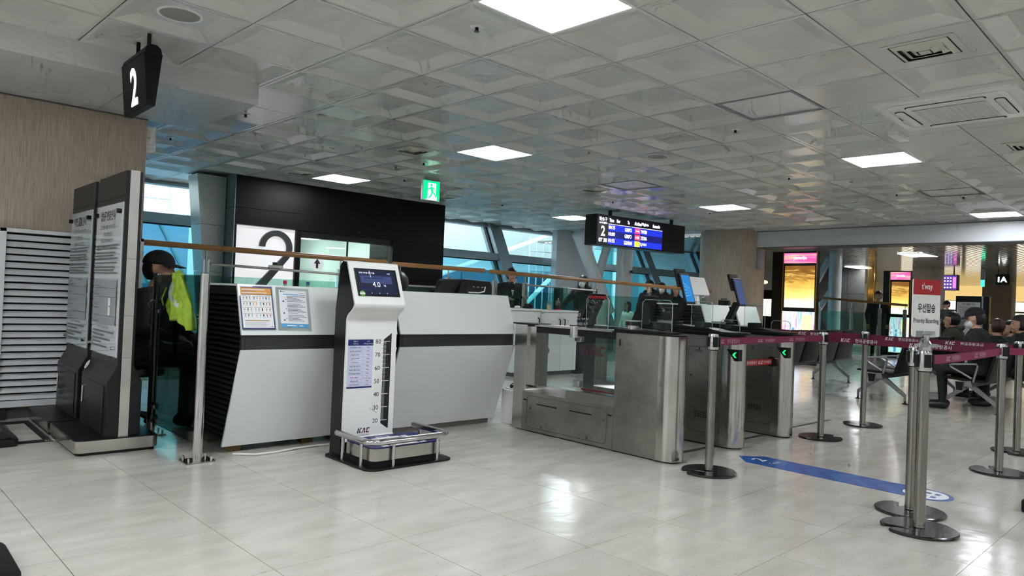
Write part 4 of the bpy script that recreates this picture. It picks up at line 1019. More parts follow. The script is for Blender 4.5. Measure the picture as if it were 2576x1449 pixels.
def scanner(t, x, y, z, scr, rays):
    """slim portrait monitor on a slanted stem, facing the queue"""
    st = MB(); st._a([(x - .03, y + .10, z), (x + .03, y + .10, z), (x + .03, y + .16, z), (x - .03, y + .16, z), (x - .03, y + .0, z + .22), (x + .03, y + .0, z + .22), (x + .03, y + .05, z + .22), (x - .03, y + .05, z + .22)],
                     [(0, 3, 2, 1), (4, 5, 6, 7), (0, 1, 5, 4), (1, 2, 6, 5), (2, 3, 7, 6), (3, 0, 4, 7)])
    st.build('stem', BLACK, t, 0, bevel=.004)
    M = frame((x, y, z + .315), (1, 0, 0), (0, .085, .27))
    m = MB().at(M).box(-.072, .072, -.135, .135, -.02, .0).build('monitor', BLACK, t, 0, bevel=.006)
    MB().at(M).box(-.085, .06, .02, .18, -.045, -.02).build('monitor_back', BLACKM, m, 0, bevel=.004)
    P = Print(M); P.rect(scr, -.06, .06, -.12, .118)
    if rays:
        for k in range(5): P.poly(CYAN, [(.055, -.01 - .01 * k), (-.05, .05 - .03 * k), (-.05, .046 - .03 * k)], .0004)
    P.build(m, 'screen')
    MB().box(x - .06, x + .06, y + .07, y + .19, z, z + .03).build('monitor_foot', BLACK, t, 0, bevel=.004)
GLEDGE = pbr('polished glass edge', (176, 196, 190), .2, var=.04)
def shield(t, x, y0, y1, z0, z1, edge=None, w=.0):
    """bent clear screen: an upright pane with rounded top corners and a short return"""
    g = MB().prism(rrect(y0, y1, z0, z1, .025), 'x', x, x + .008).build('glass_screen', GL_CLEAR, t, 0)
    e = []
    MB().tube([(x + .004, y1, z0), (x + .004, y1, z1 - .025), (x + .004, y1 - .025, z1), (x + .004, y0 + .025, z1), (x + .004, y0, z1 - .025), (x + .004, y0, z0)], .0024, 6).build('polished_edge', edge or GLEDGE, g)
    if w: MB().box(x, x + w, y1 - .008, y1, z0, z1 - .02).build('glass_screen', GL_CLEAR, t, 0); MB().box(x, x + w, y0, y1, z1 - .008, z1).build('glass_top', GL_GREEN, t, 0)
def access_panel(t, x, y0, y1, z0, z1):
    r = rrect(y0, y1, z0, z1, .03); pts = [(x - .0008, p[0], p[1]) for p in r]
    p = MB().tube(pts, .0022, 5, True).build('panel_seam', GREYD, t, 0)
    return p
def gates():
    # --- pedestal with the glass fence section
    t = thing('boarding_gate', 'brushed steel boarding gate pedestal with a glazed fence section and the airport mark', 'boarding gate', (4.38, 3.7, 0), 0, 'boarding gate pedestals')
    x0, x1 = 4.28, 4.47
    MB().prism(ped_outline(x0, x1, 2.885, 3.425), 'z', .01, .897).build('pedestal', STEELD, t, 40)
    MB().prism(ped_outline(x0 + .012, x1 - .012, 2.90, 3.43), 'z', 0, .01).build('foot', BLACKM, t, 40)
    rounded_end(t, x0, x1, 2.885, .012, .895)
    MB().prism(ped_outline(x0 - .006, x1 + .006, 2.878, 3.46), 'z', .897, .907).build('top_trim', BLACK, t, 40)
    MB().box(x0 + .015, x1 - .01, 2.98, 3.46, .907, .925).build('top_cover', BLACK, t, 0, bevel=.004)
    MB().box(x0 - .001, x0 + .001, 3.38, 3.395, .80, .85).build('slot', BLACKM, t, 0)
    MB().box(x1 - .002, x1 + .006, 2.95, 2.97, .79, .85).build('sensor', BLACKM, t, 0)
    b = MB().box(x0, x1, 3.428, 4.42, .01, .335).build('fence_base', STEELD, t, 0, bevel=.002)
    MB().prism([(x0, .335), (x1, .335), (x1, .395), (x0 + .06, .395)], 'y', 3.428, 4.40).build('sill', FLUTE, t, 0)
    MB().box(x0, x1, 3.426, 3.4275, .01, .33).build('joint', BLACKM, t, 0)
    access_panel(b, x0, 3.49, 4.36, .04, .305)
    for y in (4.243, 3.87): MB().box(x0 - .001, x0 + .001, y - .23, y, .238, .248).build('slot', BLACKM, b, 0)
    for y, z in ((4.32, .20), (4.18, .06), (3.68, .06), (3.52, .22)): MB().cyl((x0 - .002, y, z), (x0, y, z), .011, seg=12).build('lock', GREYD, b)
    for y in (4.385, 3.458): MB().box(x0 - .001, x0 + .001, y - .02, y + .02, .26, .272).build('slot', BLACKM, b, 0)
    # left upright, top rail
    MB().prism([(4.40, 0.01), (4.55, 0.01), (4.55, .905), (4.40, .905)], 'x', x0 + .01, x1).build('upright', STEEL, t, 0, bevel=.003)
    MB().box(x0 + .03, x1 - .01, 4.31, 4.40, .39, .89).build('inner_upright', STEEL, t, 0)
    MB().box(x0 - .002, x1 + .01, 4.30, 4.57, .905, .918).build('top_cover', BLACK, t, 0, bevel=.003)
    MB().box(x0 + .02, x1 - .03, 3.43, 4.32, .895, .912).build('top_rail', STEELX, t, 0)
    MB().box(x0 + .04, x1 - .05, 3.43, 4.32, .842, .895).build('rail_strip', BLACK, t, 0)
    MB().cyl((x0 + .055, 3.89, .828), (x0 + .055, 3.89, .922), .045, seg=20).build('rail_joint', STEEL, t)
    MB().cyl((x0 + .055, 3.89, .922), (x0 + .055, 3.89, .928), .052, seg=20).build('joint_cap', BLACK, t)
    MB().box(x0 + .085, x0 + .095, 3.93, 4.32, .395, .842).build('fixed_pane', GL_CLEAR, t, 0)
    lf = MB().box(x0 + .13, x0 + .14, 3.46, 3.915, .415, .835).build('swing_pane', GL_CLEAR, t, 0)
    for z in (.79, .42): MB().box(x0 + .115, x0 + .155, 3.88, 3.95, z, z + .055).build('hinge', CHROME, lf, 0, bevel=.005)
    MB().box(x0 + .127, x0 + .143, 3.50, 3.87, .405, .418).build('edge_seal', pbr('dark red seal', (96, 24, 26), .5), lf, 0)
    P = Print(frame((x0 + .129, 3.875, .69), (0, -1, 0), (0, 0, 1))); P.kac(pbr('frosted maroon', (78, 34, 38), .5), 0, 0, .078); P.build(lf)
    # things on top
    shield(t, 4.40, 3.015, 3.285, .925, 1.155, None, .09)
    shield(t, 4.40, 3.61, 3.84, .912, 1.168, None, .0); MB().box(4.397, 4.412, 3.64, 3.81, 1.148, 1.172).build('red_edge', pbr('dark red edge', (130, 22, 30), .4), t, 0)
    MB().prism([(3.93, .99), (3.90, .985), (3.80, 1.185), (3.835, 1.19)], 'x', 4.42, 4.60).build('rear_monitor', BLACK, t, 0, bevel=.004)
    MB().prism([(3.90, .92), (3.86, .92), (3.84, 1.09), (3.875, 1.09)], 'x', 4.49, 4.53).build('stem', BLACKM, t, 0)
    MB().prism([(3.44, .94), (3.39, .935), (3.27, 1.18), (3.315, 1.19)], 'x', 4.44, 4.60).build('rear_monitor', BLACK, t, 0, bevel=.004)
    MB().cyl((4.40, 3.36, .925), (4.40, 3.36, .955), .045, seg=20).build('reader_foot', STEEL, t)
    MB().cyl((4.40, 3.36, .955), (4.40, 3.36, .985), .062, seg=24).build('reader', BLACK, t); MB().cyl((4.40, 3.36, .985), (4.40, 3.36, .995), .061, seg=24).build('reader_plate', GREYP, t)
    # --- two lane pedestals with scanner monitors
    for k, (x0, lab) in enumerate(((5.16, 'brushed steel lane pedestal with a bright blue scanner screen, middle of the gates'), (6.03, 'brushed steel lane pedestal with a dim scanner screen, farthest of the gates'))):
        x1 = x0 + .19; y0 = 2.90 + .02 * k
        t = thing('boarding_gate', lab, 'boarding gate', (x0 + .095, 3.7, 0), 0, 'boarding gate pedestals')
        MB().prism(ped_outline(x0, x1, y0, 3.66), 'z', .01, .885).build('pedestal', STEELD, t, 40)
        MB().box(x0, x1, 3.663, 4.38, .01, .335).build('fence_base', STEELD, t, 0, bevel=.002)
        MB().prism([(x0, .335), (x1, .335), (x1, .395), (x0 + .06, .395)], 'y', 3.663, 4.38).build('sill', FLUTE, t, 0)
        MB().box(x0 + .01, x1, 4.38, 4.52, .01, .905).build('upright', STEEL, t, 0, bevel=.003)
        MB().box(x0 + .02, x1 - .03, 3.66, 4.38, .85, .90).build('top_rail', STEELX, t, 0)
        MB().box(x0 + .085, x0 + .095, 3.66, 4.38, .395, .85).build('fixed_pane', GL_CLEAR, t, 0)
        MB().prism(ped_outline(x0 + .012, x1 - .012, y0 + .012, 3.65), 'z', 0, .01).build('foot', BLACKM, t, 40)
        rounded_end(t, x0, x1, y0, .012, .884)
        MB().prism(ped_outline(x0 - .03, x1 + .03, y0 - .025, 3.84), 'z', .905, .925).build('top', BLACK, t, 40, bevel=.004)
        MB().prism(ped_outline(x0 + .005, x1 - .005, y0 + .01, 3.66), 'z', .885, .905).build('top_neck', BLACKM, t, 40)
        MB().prism([(3.05, .925), (3.20, .945), (3.60, .965), (3.82, .965), (3.82, .925)], 'x', x0 + .0, x1 - .0).build('console', BLACK, t, 0, bevel=.006)
        dr = access_panel(t, x0, 3.05, 3.36, .10, .79)
        MB().cyl((x0 - .002, 3.255, .765 - .01 * k), (x0, 3.255, .755), .032, seg=20).build('speaker_grille', GREYD, t)
        for a in range(8):
            MB().box(x0 - .0035, x0 - .001, 3.251, 3.259, .757 - .01 * k + .008, .757 - .01 * k + .026).build('grille_slot', BLACKM, t, 0) if a == 0 else None
        for r_ in range(4):
            for c_ in range(5): MB().box(x0 - .0012, x0 + .001, 3.16 + c_ * .026, 3.18 + c_ * .026, .215 + r_ * .014, .221 + r_ * .014).build('vent_slot', BLACKM, t, 0)
        for y, z in ((3.33, .55), (3.08, .53)): MB().cyl((x0 - .002, y, z), (x0, y, z), .011, seg=12).build('lock', GREYD, t)
        # arrow light box near the rounded end
        MB().prism([(y0 + .0, .79), (y0 + .10, .79), (y0 + .03, .70), (y0 + .0, .70)], 'x', x0 - .012, x0 + .05).build('arrow_light_box', BLACK, t, 0)
        P = Print(frame((x0 - .0125, y0 + .028, .748), (0, -1, 0), (0, 0, 1))); P.poly(GREENLED, [(-.022, 0), (.0, .022), (.014, .022), (-.004, 0), (.014, -.022), (.0, -.022)]); P.build(t, 'arrow_light')
        scanner(t, x0 + .09, 3.45, .955, BLUESCR if k == 0 else BLUESCR2, k == 0)
        shield(t, x0 + .02, 3.16, 3.36, .945, 1.16, None, 0)
        shield(t, x0 + .12, 2.97, 3.15, .93, 1.02, None, 0)
        MB().box(x0 + .02, x0 + .15, 3.55, 3.70, .962, .985).build('card_reader', GREYP, t, 0, bevel=.003)
        MB().box(x0 + .03, x0 + .15, 3.25, 3.33, .95, .99).build('keypad', BLACKM, t, 0, bevel=.004)
gates()
# floor tape beside the lanes
TAPE = pbr('dark floor tape', (62, 58, 54), .6, var=.1)
for k, (a, b, lab) in enumerate((((4.50, 3.075, 5.15, 3.12), 0, 'dark floor tape across the first gate lane'), ((5.38, 3.10, 6.02, 3.14), 0, 'dark floor tape across the second gate lane'), ((6.26, 3.15, 7.52, 3.19), 0, 'dark floor tape right of the last gate'))):
    o = tag(MB().box(a[0], a[2], a[1], a[3], .0002, .0015).build('floor_tape', TAPE, smooth=0), lab, 'floor tape', 'floor tapes at the gates')
o = tag(MB().box(6.7, 7.55, 3.57, 3.60, .0002, .0015).build('floor_tape', TAPE, smooth=0), 'thin dark floor tape behind the last gate', 'floor tape', 'floor tapes at the gates')

# ------------------------------------------------------------------ stanchions and belts
BELT = pbr('maroon belt webbing', (128, 20, 66), .6, var=.1, vscale=40); BELTD = pbr('dark maroon belt', (104, 14, 48), .6, var=.1, vscale=40)
SMOKE = pbr('gunmetal base', (84, 83, 85), .22, metal=1.0, var=.12, rvar=.05)
POLE = pbr('worn polished pole', (158, 154, 148), .2, metal=1.0, var=.1, vscale=7, stretch=(4, 4, .6), rvar=.05)
def stanchion_parts():
    t = thing('queue_post', 'x', 'queue post', (0, 0, 0), 0, 'belt barrier posts')
    n = 40; R = .182; a0 = PI; ga = .16
    # comma-shaped base: disc with a curved slot from the rim to the pole
    outer = [(R * math.cos(a), R * math.sin(a)) for a in [a0 + ga + (2 * PI - 2 * ga) * i / n for i in range(n + 1)]]
    slot = [(-R * .92, .028), (-.135, .018), (-.095, -.005), (-.06, -.03), (-.045, -.045), (-.055, -.055), (-.08, -.048), (-.115, -.035), (-.15, -.03), (-R * .90, -.05)]
    outer = [p for p in outer if not (p[0] < -.1 and -.045 < p[1] < .028)]
    poly = outer + slot
    mb = MB(); 
    k = len(poly); vs = [(x, y, .004) for x, y in poly] + [(x, y, .012) for x, y in poly] + [(x * .975, y * .975, .016) for x, y in poly]
    fs = [tuple(range(k))[::-1], tuple(range(2 * k, 3 * k))] + [(l * k + i, l * k + (i + 1) % k, (l + 1) * k + (i + 1) % k, (l + 1) * k + i) for l in (0, 1) for i in range(k)]
    mb._a(vs, fs); mb.build('base', SMOKE, t, 20)
    mb = MB(); mb.prism([(x * .97, y * .97) for x, y in poly], 'z', 0, .004); mb.build('rubber_foot', BLACKM, t, 0)
    MB().lathe([(.029, .02), (.0275, .03), (.0275, .835)], (0, 0, 0), 36, flute=.02).build('pole', POLE, t, 70)
    MB().lathe([(.034, .832), (.036, .838), (.036, .925), (.033, .936), (.012, .938)], (0, 0, 0), 28).build('head', CHROME, t, 50)
    MB().lathe([(.0335, .826), (.0335, .833)], (0, 0, 0), 20).build('collar', BLACK, t)
    for a in (0, PI / 2, PI, 1.5 * PI):
        c, s = math.cos(a), math.sin(a); M = Matrix.Rotation(a, 4, 'Z')
        MB().at(M).box(.033, .043, -.017, .017, .850, .918).build('belt_clip', BLACK, t, 0, bevel=.003)
    return t
proto = stanchion_parts()
POSTS = [((4.32, 2.62), -.66, 'queue post in front of the nearest gate pedestal, start of a maroon belt'),
         ((6.36, 2.76), 2.6, 'queue post right of the farthest gate pedestal'),
         ((7.48, 2.83), -1.2, 'slim queue post behind, left of the priority boarding sign'),
         ((4.48, 1.42), -2.6, 'queue post hidden just behind the priority boarding post'),
         ((4.15, 1.27), -.85, 'front queue post carrying the priority boarding sign'),
         ((6.18, 1.38), -2.4, 'queue post at the right, in front of the seat rows'),
         ((7.26, 1.50), -.4, 'queue post at the right edge with only its base in view'),
         ((7.50, 3.98), .0, 'queue post hidden behind the farthest gate')]
for k, ((x, y), rz, lab) in enumerate(POSTS):
    o = proto if k == 0 else copy_tree(proto); o.location = (x, y, 0); o.rotation_euler = (0, 0, rz); o['label'] = lab
def belt(a, b, lab, mat, marks, sag=.012, twist=0.0, z=.884, hh=.026, back=False):
    A, B = Vector((a[0], a[1], z)), Vector((b[0], b[1], z)); d = (B - A); L = d.length; d.normalize()
    A = A + d * .043; B = B - d * .043; L = (B - A).length; n = d.cross(Vector((0, 0, 1)))
    t = thing('queue_belt', lab, 'queue belt', tuple((A + B) / 2), 0, 'maroon queue belts')
    N = 24; mb = MB(); vs = []
    def at(s):
        p = A + d * (L * s); p.z -= sag * 4 * s * (1 - s); tw = twist * math.sin(PI * s); return p, tw
    for i in range(N + 1):
        p, tw = at(i / N)
        for off, h in ((-.001, -hh), (-.001, hh), (.001, hh), (.001, -hh)):
            q = p + n * (off + math.sin(tw) * h) + Vector((0, 0, h * math.cos(tw))); vs.append(tuple(q))
    fs = [(i * 4 + j, i * 4 + (j + 1) % 4, (i + 1) * 4 + (j + 1) % 4, (i + 1) * 4 + j) for i in range(N) for j in range(4)] + [(0, 1, 2, 3), (N * 4, N * 4 + 3, N * 4 + 2, N * 4 + 1)]
    mb._a(vs, fs); mb.build('webbing', mat, t, 0)
    # printed marks, readable from the camera side
    side = 1 if n.dot(Vector((0, 0, 0)) - A) > 0 else -1
    rgt = d if (n * side).dot((d.cross(Vector((0, 0, 1))))) > 0 else -d
    nn = n * side
    if rgt.cross(Vector((0, 0, 1))).dot(nn) < 0: rgt = -rgt
    inkm = pbr('worn white print', (196, 170, 182), .6) if back else WPRINT
    P = None
    for s in marks:
        p, tw = at(s); M = frame(tuple(p + nn * .0022), tuple(rgt), (0, 0, 1))
        P = Print(M); P.kac(inkm, -.17, -.0145, .029); P.text(inkm, '한국공항공사', .055, 0, width=.19, bold=.01); P.build(t)
belt((4.32, 2.62), (6.36, 2.76), 'maroon queue belt from the front post past the gate pedestals', BELT, (.10, .42, .72), .0, .25, back=True)
belt((6.36, 2.76), (6.18, 1.38), 'maroon queue belt with white airport lettering behind the priority sign', BELTD, (.22, .66), .004, 0)
belt((7.48, 2.83), (7.26, 1.50), 'dark maroon queue belt in front of the seated passengers', BELTD, (.26, .70), .004, 0)
belt((4.17, 1.28), (6.18, 1.38), 'maroon queue belt with worn back print right of the priority sign', BELT, (.30, .66), .008, .1, back=True)
belt((7.50, 3.98), (7.48, 2.83), 'dark maroon queue belt running behind the farthest gate', BELTD, (.55,), .004, 0)
belt((6.18, 1.38), (8.0, .6), 'maroon queue belt leaving the frame at the right', BELT, (.7,), .006, .1, back=True)
# lane belt between pedestals
def lane_belt():
    t = thing('lane_belt', 'short bright red belt closing the second gate lane', 'lane belt', (5.7, 3.02, .64), 0)
    REDB = pbr('red lane belt', (190, 30, 44), .55, var=.08)
    MB().prism([(5.352, .635), (5.352, .685), (6.028, .685), (6.028, .635)], 'y', 3.055, 3.058).build('webbing', REDB, t, 0)
    P = Print(frame((5.352, 3.055, .66), (1, 0, 0), (0, 0, 1))); P.kac(WPRINT, .10, -.015, .028); P.text(WPRINT, '한국공항공사', .30, 0, width=.17, bold=.01); P.kac(WPRINT, .41, -.015, .028); P.text(WPRINT, '한국공항공사', .575, 0, width=.14, bold=.01); P.build(t)
    MB().cyl((6.0, 3.056, .66), (6.029, 3.056, .66), .045, seg=20).build('wall_clip', BLACK, t); MB().box(5.35, 5.36, 3.03, 3.08, .625, .695).build('end_clip', BLACK, t, 0)
lane_belt()
# priority boarding sign on the front post
def priority():
    t = thing('priority_sign', 'red and white priority boarding sign plate on top of the front queue post', 'sign', (4.15, 1.27, .938))
    MB().lathe([(.036, 0), (.034, .03), (.022, .05), (.019, .072), (.019, .08)], (4.15, 1.27, .938), 10).build('cap', CHROME, t, 20)
    r = Vector((.882, -.47, 0)).normalized(); M = frame((4.15, 1.27, .965), tuple(r), (0, 0, 1))
    MB().at(M).box(-.06, .06, -.008, .008, .03 - .035, .062 - .03).build('holder', GREYP, t, 0)
    MB().at(M).prism(rrect(-.088, .088, .045, .345, .008), 'z', -.003, .003).build('plate', WHITEG, t, 0)
    MB().at(M).box(-.062, .062, .04, .075, .003, .010).build('clip', GL_ACR, t, 0); MB().at(M).box(-.062, .062, .04, .075, -.01, -.003).build('clip', GREYP, t, 0)
    P = Print(M @ Matrix.Translation((0, 0, .003)))
    P.poly(RED, [(-.088, .265)] + [(.088, .265)] + [p for p in rrect(-.088, .088, .2, .345, .008) if p[1] > .3]); P.text(WPRINT, "t'way", 0, .305, width=.07, height=.044, bold=.014, dz=.0008)
    P.text(INK, '우선탑승', 0, .195, width=.112, height=.048, bold=.016); P.text(pbr('navy ink', (36, 42, 70), .5), 'Priority Boarding', 0, .125, width=.162, height=.032, bold=.008)
    P.build(t)
priority()
# blue floor arrow
def floor_arrow():
    t = thing('floor_arrow', 'long blue floor arrow sticker pointing to gate 2, round end with footprints', 'floor sticker', (5.01, 2.1, 0))
    AB = pbr('blue vinyl', (36, 92, 172), .3, var=.05); AB2 = pbr('deep blue vinyl', (26, 74, 150), .3, var=.04); AB3 = pbr('bright blue vinyl', (52, 112, 190), .3, var=.04)
    w = .152; cx = 5.005
    poly = [(cx - w, 1.50), (cx - w, 2.645), (cx, 2.785), (cx + w, 2.645), (cx + w, 1.50)] + arc(cx, 1.50, w, 0, -PI, 16)[1:-1]
    MB().prism(poly, 'z', .0002, .0012).build('vinyl', AB, t, 0)
    P = Print(frame((cx, 0, .0012), (1, 0, 0), (0, 1, 0)))
    for k in range(5):
        y = 2.30 - k * .165
        P.poly(AB2, [(-w, y - .09), (0, y + .05), (w, y - .09), (w, y - .15), (0, y - .01), (-w, y - .15)], .0002)
        P.poly(AB3, [(-w + .02, y - .17), (0, y - .03), (w - .02, y - .17), (w - .03, y - .185), (0, y - .05), (-w + .03, y - .185)], .0003)
    P.text(WPRINT, '2', 0, 2.62, height=.10, width=.075, bold=.02, dz=.0006); P.text(WPRINT, 'Gate', 0, 2.50, width=.12, dz=.0006)
    P.disc(WPRINT, 0, 1.50, .127, dz=.0005)
    for s in (-1, 1):
        P.poly(AB, [(s * .045 + .03 * math.cos(a), 1.53 + .055 * math.sin(a)) for a in [2 * PI * i / 14 for i in range(14)]], .0008); P.rect(AB, s * .045 - .024, s * .045 + .024, 1.43, 1.46, .0008)
    P.build(t, 'print')
floor_arrow()
bb = thing('black_bag', 'corner of a black bag on the floor at the right edge', 'bag', (5.35, .98, 0))
MB().box(5.06, 5.5, .80, 1.015, .0, .075).build('body', BLACKM, bb, 0, bevel=.015, bseg=3)
MB().tube([(5.15, .9, .07), (5.2, .9, .11), (5.4, .9, .11), (5.45, .9, .07)], .008, 8).build('handle', BLACK, bb)
# ------------------------------------------------------------------ counters beyond the gates
counter(7.45, 8.05, 'narrow white counter with black slatted side behind the gate scanners', True, True, False)
counter(8.20, 8.74, 'narrow white counter behind the farthest gate, in front of the pillar', False, True, False)
def tablet():
    t = thing('counter_terminal', 'white counter terminal seen from the back, standing behind the gates', 'terminal', (7.85, 5.02, 1.145))
    M = frame((7.85, 5.02, 1.375), (1, 0, 0), (0, .10, .24))
    MB().at(M).prism(rrect(-.21, .21, -.12, .12, .015), 'z', -.012, .012).build('casing', WHITEG, t, 0, bevel=.003)
    MB().at(M).box(-.03, .01, .05, .055, .0121, .0128).build('mark', GREYP, t, 0)
    MB().prism([(4.99, 1.15), (5.05, 1.15), (5.07, 1.36), (5.03, 1.36)], 'x', 7.82, 7.88).build('stand', WHITEG, t, 0)
    MB().box(7.74, 7.96, 4.94, 5.10, 1.145, 1.153).build('foot', WHITEG, t, 0, bevel=.003)
tablet()
dv = thing('desk_camera', 'small black camera-like device on a counter behind the gates', 'device', (8.45, 5.0, 1.145))
MB().box(8.40, 8.52, 4.95, 5.05, 1.147, 1.22).build('body', BLACK, dv, 0, bevel=.008); MB().cyl((8.46, 4.95, 1.18), (8.46, 4.92, 1.18), .03, seg=16).build('lens', BLACKM, dv)
MB().box(8.43, 8.49, 4.97, 5.03, 1.22, 1.235).build('top_plate', BLACK, dv, 0)

# ------------------------------------------------------------------ wooden handrails and glass balustrade
def rail_seg(a, b, lab, posts, glass_spans, tube=None):
    t = thing('balustrade', lab, 'balustrade', ((a[0] + b[0]) / 2, (a[1] + b[1]) / 2, 0), 0, 'wooden railed glass balustrades')
    A, B = Vector(a), Vector(b); d = B - A
    def P(x): s = (x - A.x) / d.x; return A + d * s
    N = 14; pts = [tuple(A + d * (i / N)) for i in range(N + 1)]
    e = d.normalized() * .02
    MB().tube([tuple(A - e)] + pts + [tuple(B + e)], [.018] + [.031] * (N + 1) + [.018], 16).build('handrail', WOOD, t, 60)
    n = max(1, int(abs(d.x) / 1.6))
    for k in range(1, n + 1):
        p = A + d * (k / (n + 1)); MB().cyl(tuple(p - d.normalized() * .003), tuple(p + d.normalized() * .003), .0316, seg=16).build('rail_joint', pbr('rail joint', (110, 72, 36), .5), t)
    for x in posts:
        p = P(x); zt = p.z
        o = MB(); o.box(x - .035, x - .012, p.y - .02, p.y + .03, 0, zt - .13); o.box(x + .012, x + .035, p.y - .02, p.y + .03, 0, zt - .13)
        po = o.build('post', STEEL, t, 0, bevel=.003)
        MB().cyl((x, p.y, zt - .16), (x, p.y, zt - .02), .009, seg=10).build('rail_pin', CHROME, po)
        MB().box(x - .05, x + .05, p.y - .06, p.y + .06, 0, .01).build('base_plate', STEEL, po, 0)
        for z in (.35, 1.12):
            MB().box(x - .06, x + .06, p.y - .016, p.y + .016, z, z + .05).build('glass_clamp', CHROME, po, 0, bevel=.004)
    for a_, b_ in glass_spans:
        pa, pb = P(a_), P(b_)
        mb = MB(); mb._a([(a_, pa.y, .12), (b_, pb.y, .12), (b_, pb.y, 1.24), (a_, pa.y, 1.24), (a_, pa.y + .012, .12), (b_, pb.y + .012, .12), (b_, pb.y + .012, 1.24), (a_, pa.y + .012, 1.24)],
                         [(0, 1, 2, 3), (5, 4, 7, 6), (0, 4, 5, 1), (3, 2, 6, 7), (0, 3, 7, 4), (1, 5, 6, 2)])
        mb.build('glass_pane', GL_GREEN, t, 0)
    if tube:
        for x0, x1, z0, z1 in tube: MB().cyl((x0, P(x0).y - .03, z0), (x1, P(x1).y - .03, z1), .015, seg=10).build('grab_bar', STEELX, t)
    return t
rail_seg((1.95, 8.0, 1.548), (5.16, 8.0, 1.53), 'wooden handrail over glass at the left, ending in front of the portal doors', (2.86, 4.50), ((1.95, 2.80), (2.92, 4.44), (4.56, 5.15)), ((2.9, 4.5, 1.365, 1.335),))
rail_seg((5.28, 8.0, 1.515), (6.86, 8.0, 1.515), 'short middle wooden handrail between the two longer ones', (5.39, 6.20), ((5.30, 5.33), (5.45, 6.14), (6.26, 6.85)), ((5.4, 6.2, 1.24, 1.24),))
rail_seg((6.95, 7.96, 1.51), (12.40, 7.62, 1.43), 'long wooden handrail over green glass running to the beige pillar', (7.04, 7.63, 9.18, 10.55, 12.2), ((7.1, 7.57), (7.69, 9.12), (9.24, 10.49), (10.61, 12.1)), ((7.65, 9.15, 1.34, 1.315),))
bd = thing('bar_clamp', 'small steel clamp on the grab bar in front of the number panel', 'clamp', (3.62, 7.97, 1.34))
MB().box(3.55, 3.72, 7.93, 7.965, 1.36, 1.395).build('body', CHROME, bd, 0, bevel=.004); MB().box(3.6, 3.64, 7.93, 7.965, 1.395, 1.43).build('knob', BLACK, bd, 0)

# ------------------------------------------------------------------ white cabinets with cups
def cabinet(x0, x1, y0, y1, h, lab, doors):
    t = thing('cabinet', lab, 'cabinet', ((x0 + x1) / 2, (y0 + y1) / 2, 0), 0, 'white cabinets behind the gate')
    MB().box(x0, x1, y0 + .02, y1, .06, h - .03).build('body', WHITE, t, 0)
    MB().box(x0 + .03, x1 - .03, y0 + .05, y1 - .05, 0, .06).build('plinth', GREYD, t, 0)
    MB().box(x0 - .012, x1 + .012, y0 - .012, y1, h - .03, h).build('top', WHITEG, t, 0, bevel=.003)
    w = (x1 - x0) / doors
    for k in range(doors):
        a = x0 + k * w + .003; b = x0 + (k + 1) * w - .003
        d = MB().box(a, b, y0, y0 + .02, .065, h - .036).build('door', WHITE, t, 0, bevel=.002)
        hx = b - .05 if k % 2 == 0 else a + .05
        MB().tube([(hx, y0, h - .13), (hx, y0 - .03, h - .14), (hx, y0 - .03, h - .29), (hx, y0, h - .30)], .009, 8).build('handle', BLACK, d)
cabinet(7.02, 7.535, 7.46, 7.86, .985, 'bluish white low cabinet left of the two-door one behind the gate', 1)
cabinet(7.56, 8.28, 7.40, 7.84, .975, 'white two-door cabinet with black handles behind the gate', 2)
def cup(x, y, z, low, lab, dome):
    t = thing('iced_coffee_cup', lab, 'cup', (x, y, z), 0, 'takeaway cups on the cabinet')
    MB().lathe([(.028, .0), (.03, .005), (.037, .075), (.036, .076)], (x, y, z), 20).build('sleeve', low, t)
    MB().lathe([(.027, .076), (.0375, .078), (.042, .115), (.041, .116)], (x, y, z), 20).build('cup_wall', CLRB, t)
    if dome: MB().lathe([(.043, .115), (.042, .12), (.038, .14), (.02, .155), (.008, .157)], (x, y, z), 20).build('dome_lid', CLRB, t); MB().cyl((x, y, z + .13), (x + .01, y, z + .19), .004, seg=8).build('straw', WHITEM, t)
    else: MB().lathe([(.043, .115), (.043, .13), (.036, .135), (.01, .136)], (x, y, z), 20).build('lid', CLRB, t)
cup(7.80, 7.55, .975, pbr('beige sleeve', (190, 172, 142), .7), 'clear takeaway cup with a beige sleeve on the cabinet', False)
cup(7.99, 7.55, .975, pbr('dark sleeve', (54, 44, 40), .7), 'takeaway cup with a dark sleeve and domed lid on the cabinet', True)
pn = thing('pink_packet', 'flat pink packet lying between the cups on the cabinet', 'packet', (7.90, 7.5, .975)); MB().box(7.86, 7.97, 7.45, 7.52, .975, .988).build('wrapper', pbr('pink wrapper', (196, 36, 96), .4), pn, 0, bevel=.003)
gv = thing('glove_pile', 'crumpled black gloves on the bluish cabinet', 'gloves', (7.36, 7.6, .985))
mb_ = MB()
for k in range(9): mb_.ell((7.28 + .018 * k + .01 * math.sin(k * 3), 7.55 + .02 * math.sin(k * 5), 1.0 + .02 * (k % 3)), (.035, .03, .02), 10, 6)
mb_.build('fabric', BLACKM, gv, 60)
ms = thing('white_mouse', 'small white rounded gadget on the bluish cabinet edge', 'gadget', (7.12, 7.55, .985)); MB().ell((7.12, 7.53, 1.005), (.055, .035, .02)).build('shell', WHITEG, ms); MB().ell((7.12, 7.53, 1.018), (.03, .02, .009)).build('button', GREYP, ms)
db = thing('dark_display_box', 'dark green glass display box on the cabinet beside the cups', 'display box', (8.12, 7.62, .975))
MB().box(8.03, 8.20, 7.55, 7.72, .975, 1.33).build('casing', GL_GREEN, db, 0); MB().box(8.045, 8.12, 7.57, 7.70, .98, 1.31).build('core', pbr('deep green board', (22, 60, 54), .4), db, 0)
ks = thing('prohibition_sign', 'dark standing sign with white prohibition lettering right of the cabinet', 'sign', (8.5, 7.5, 0))
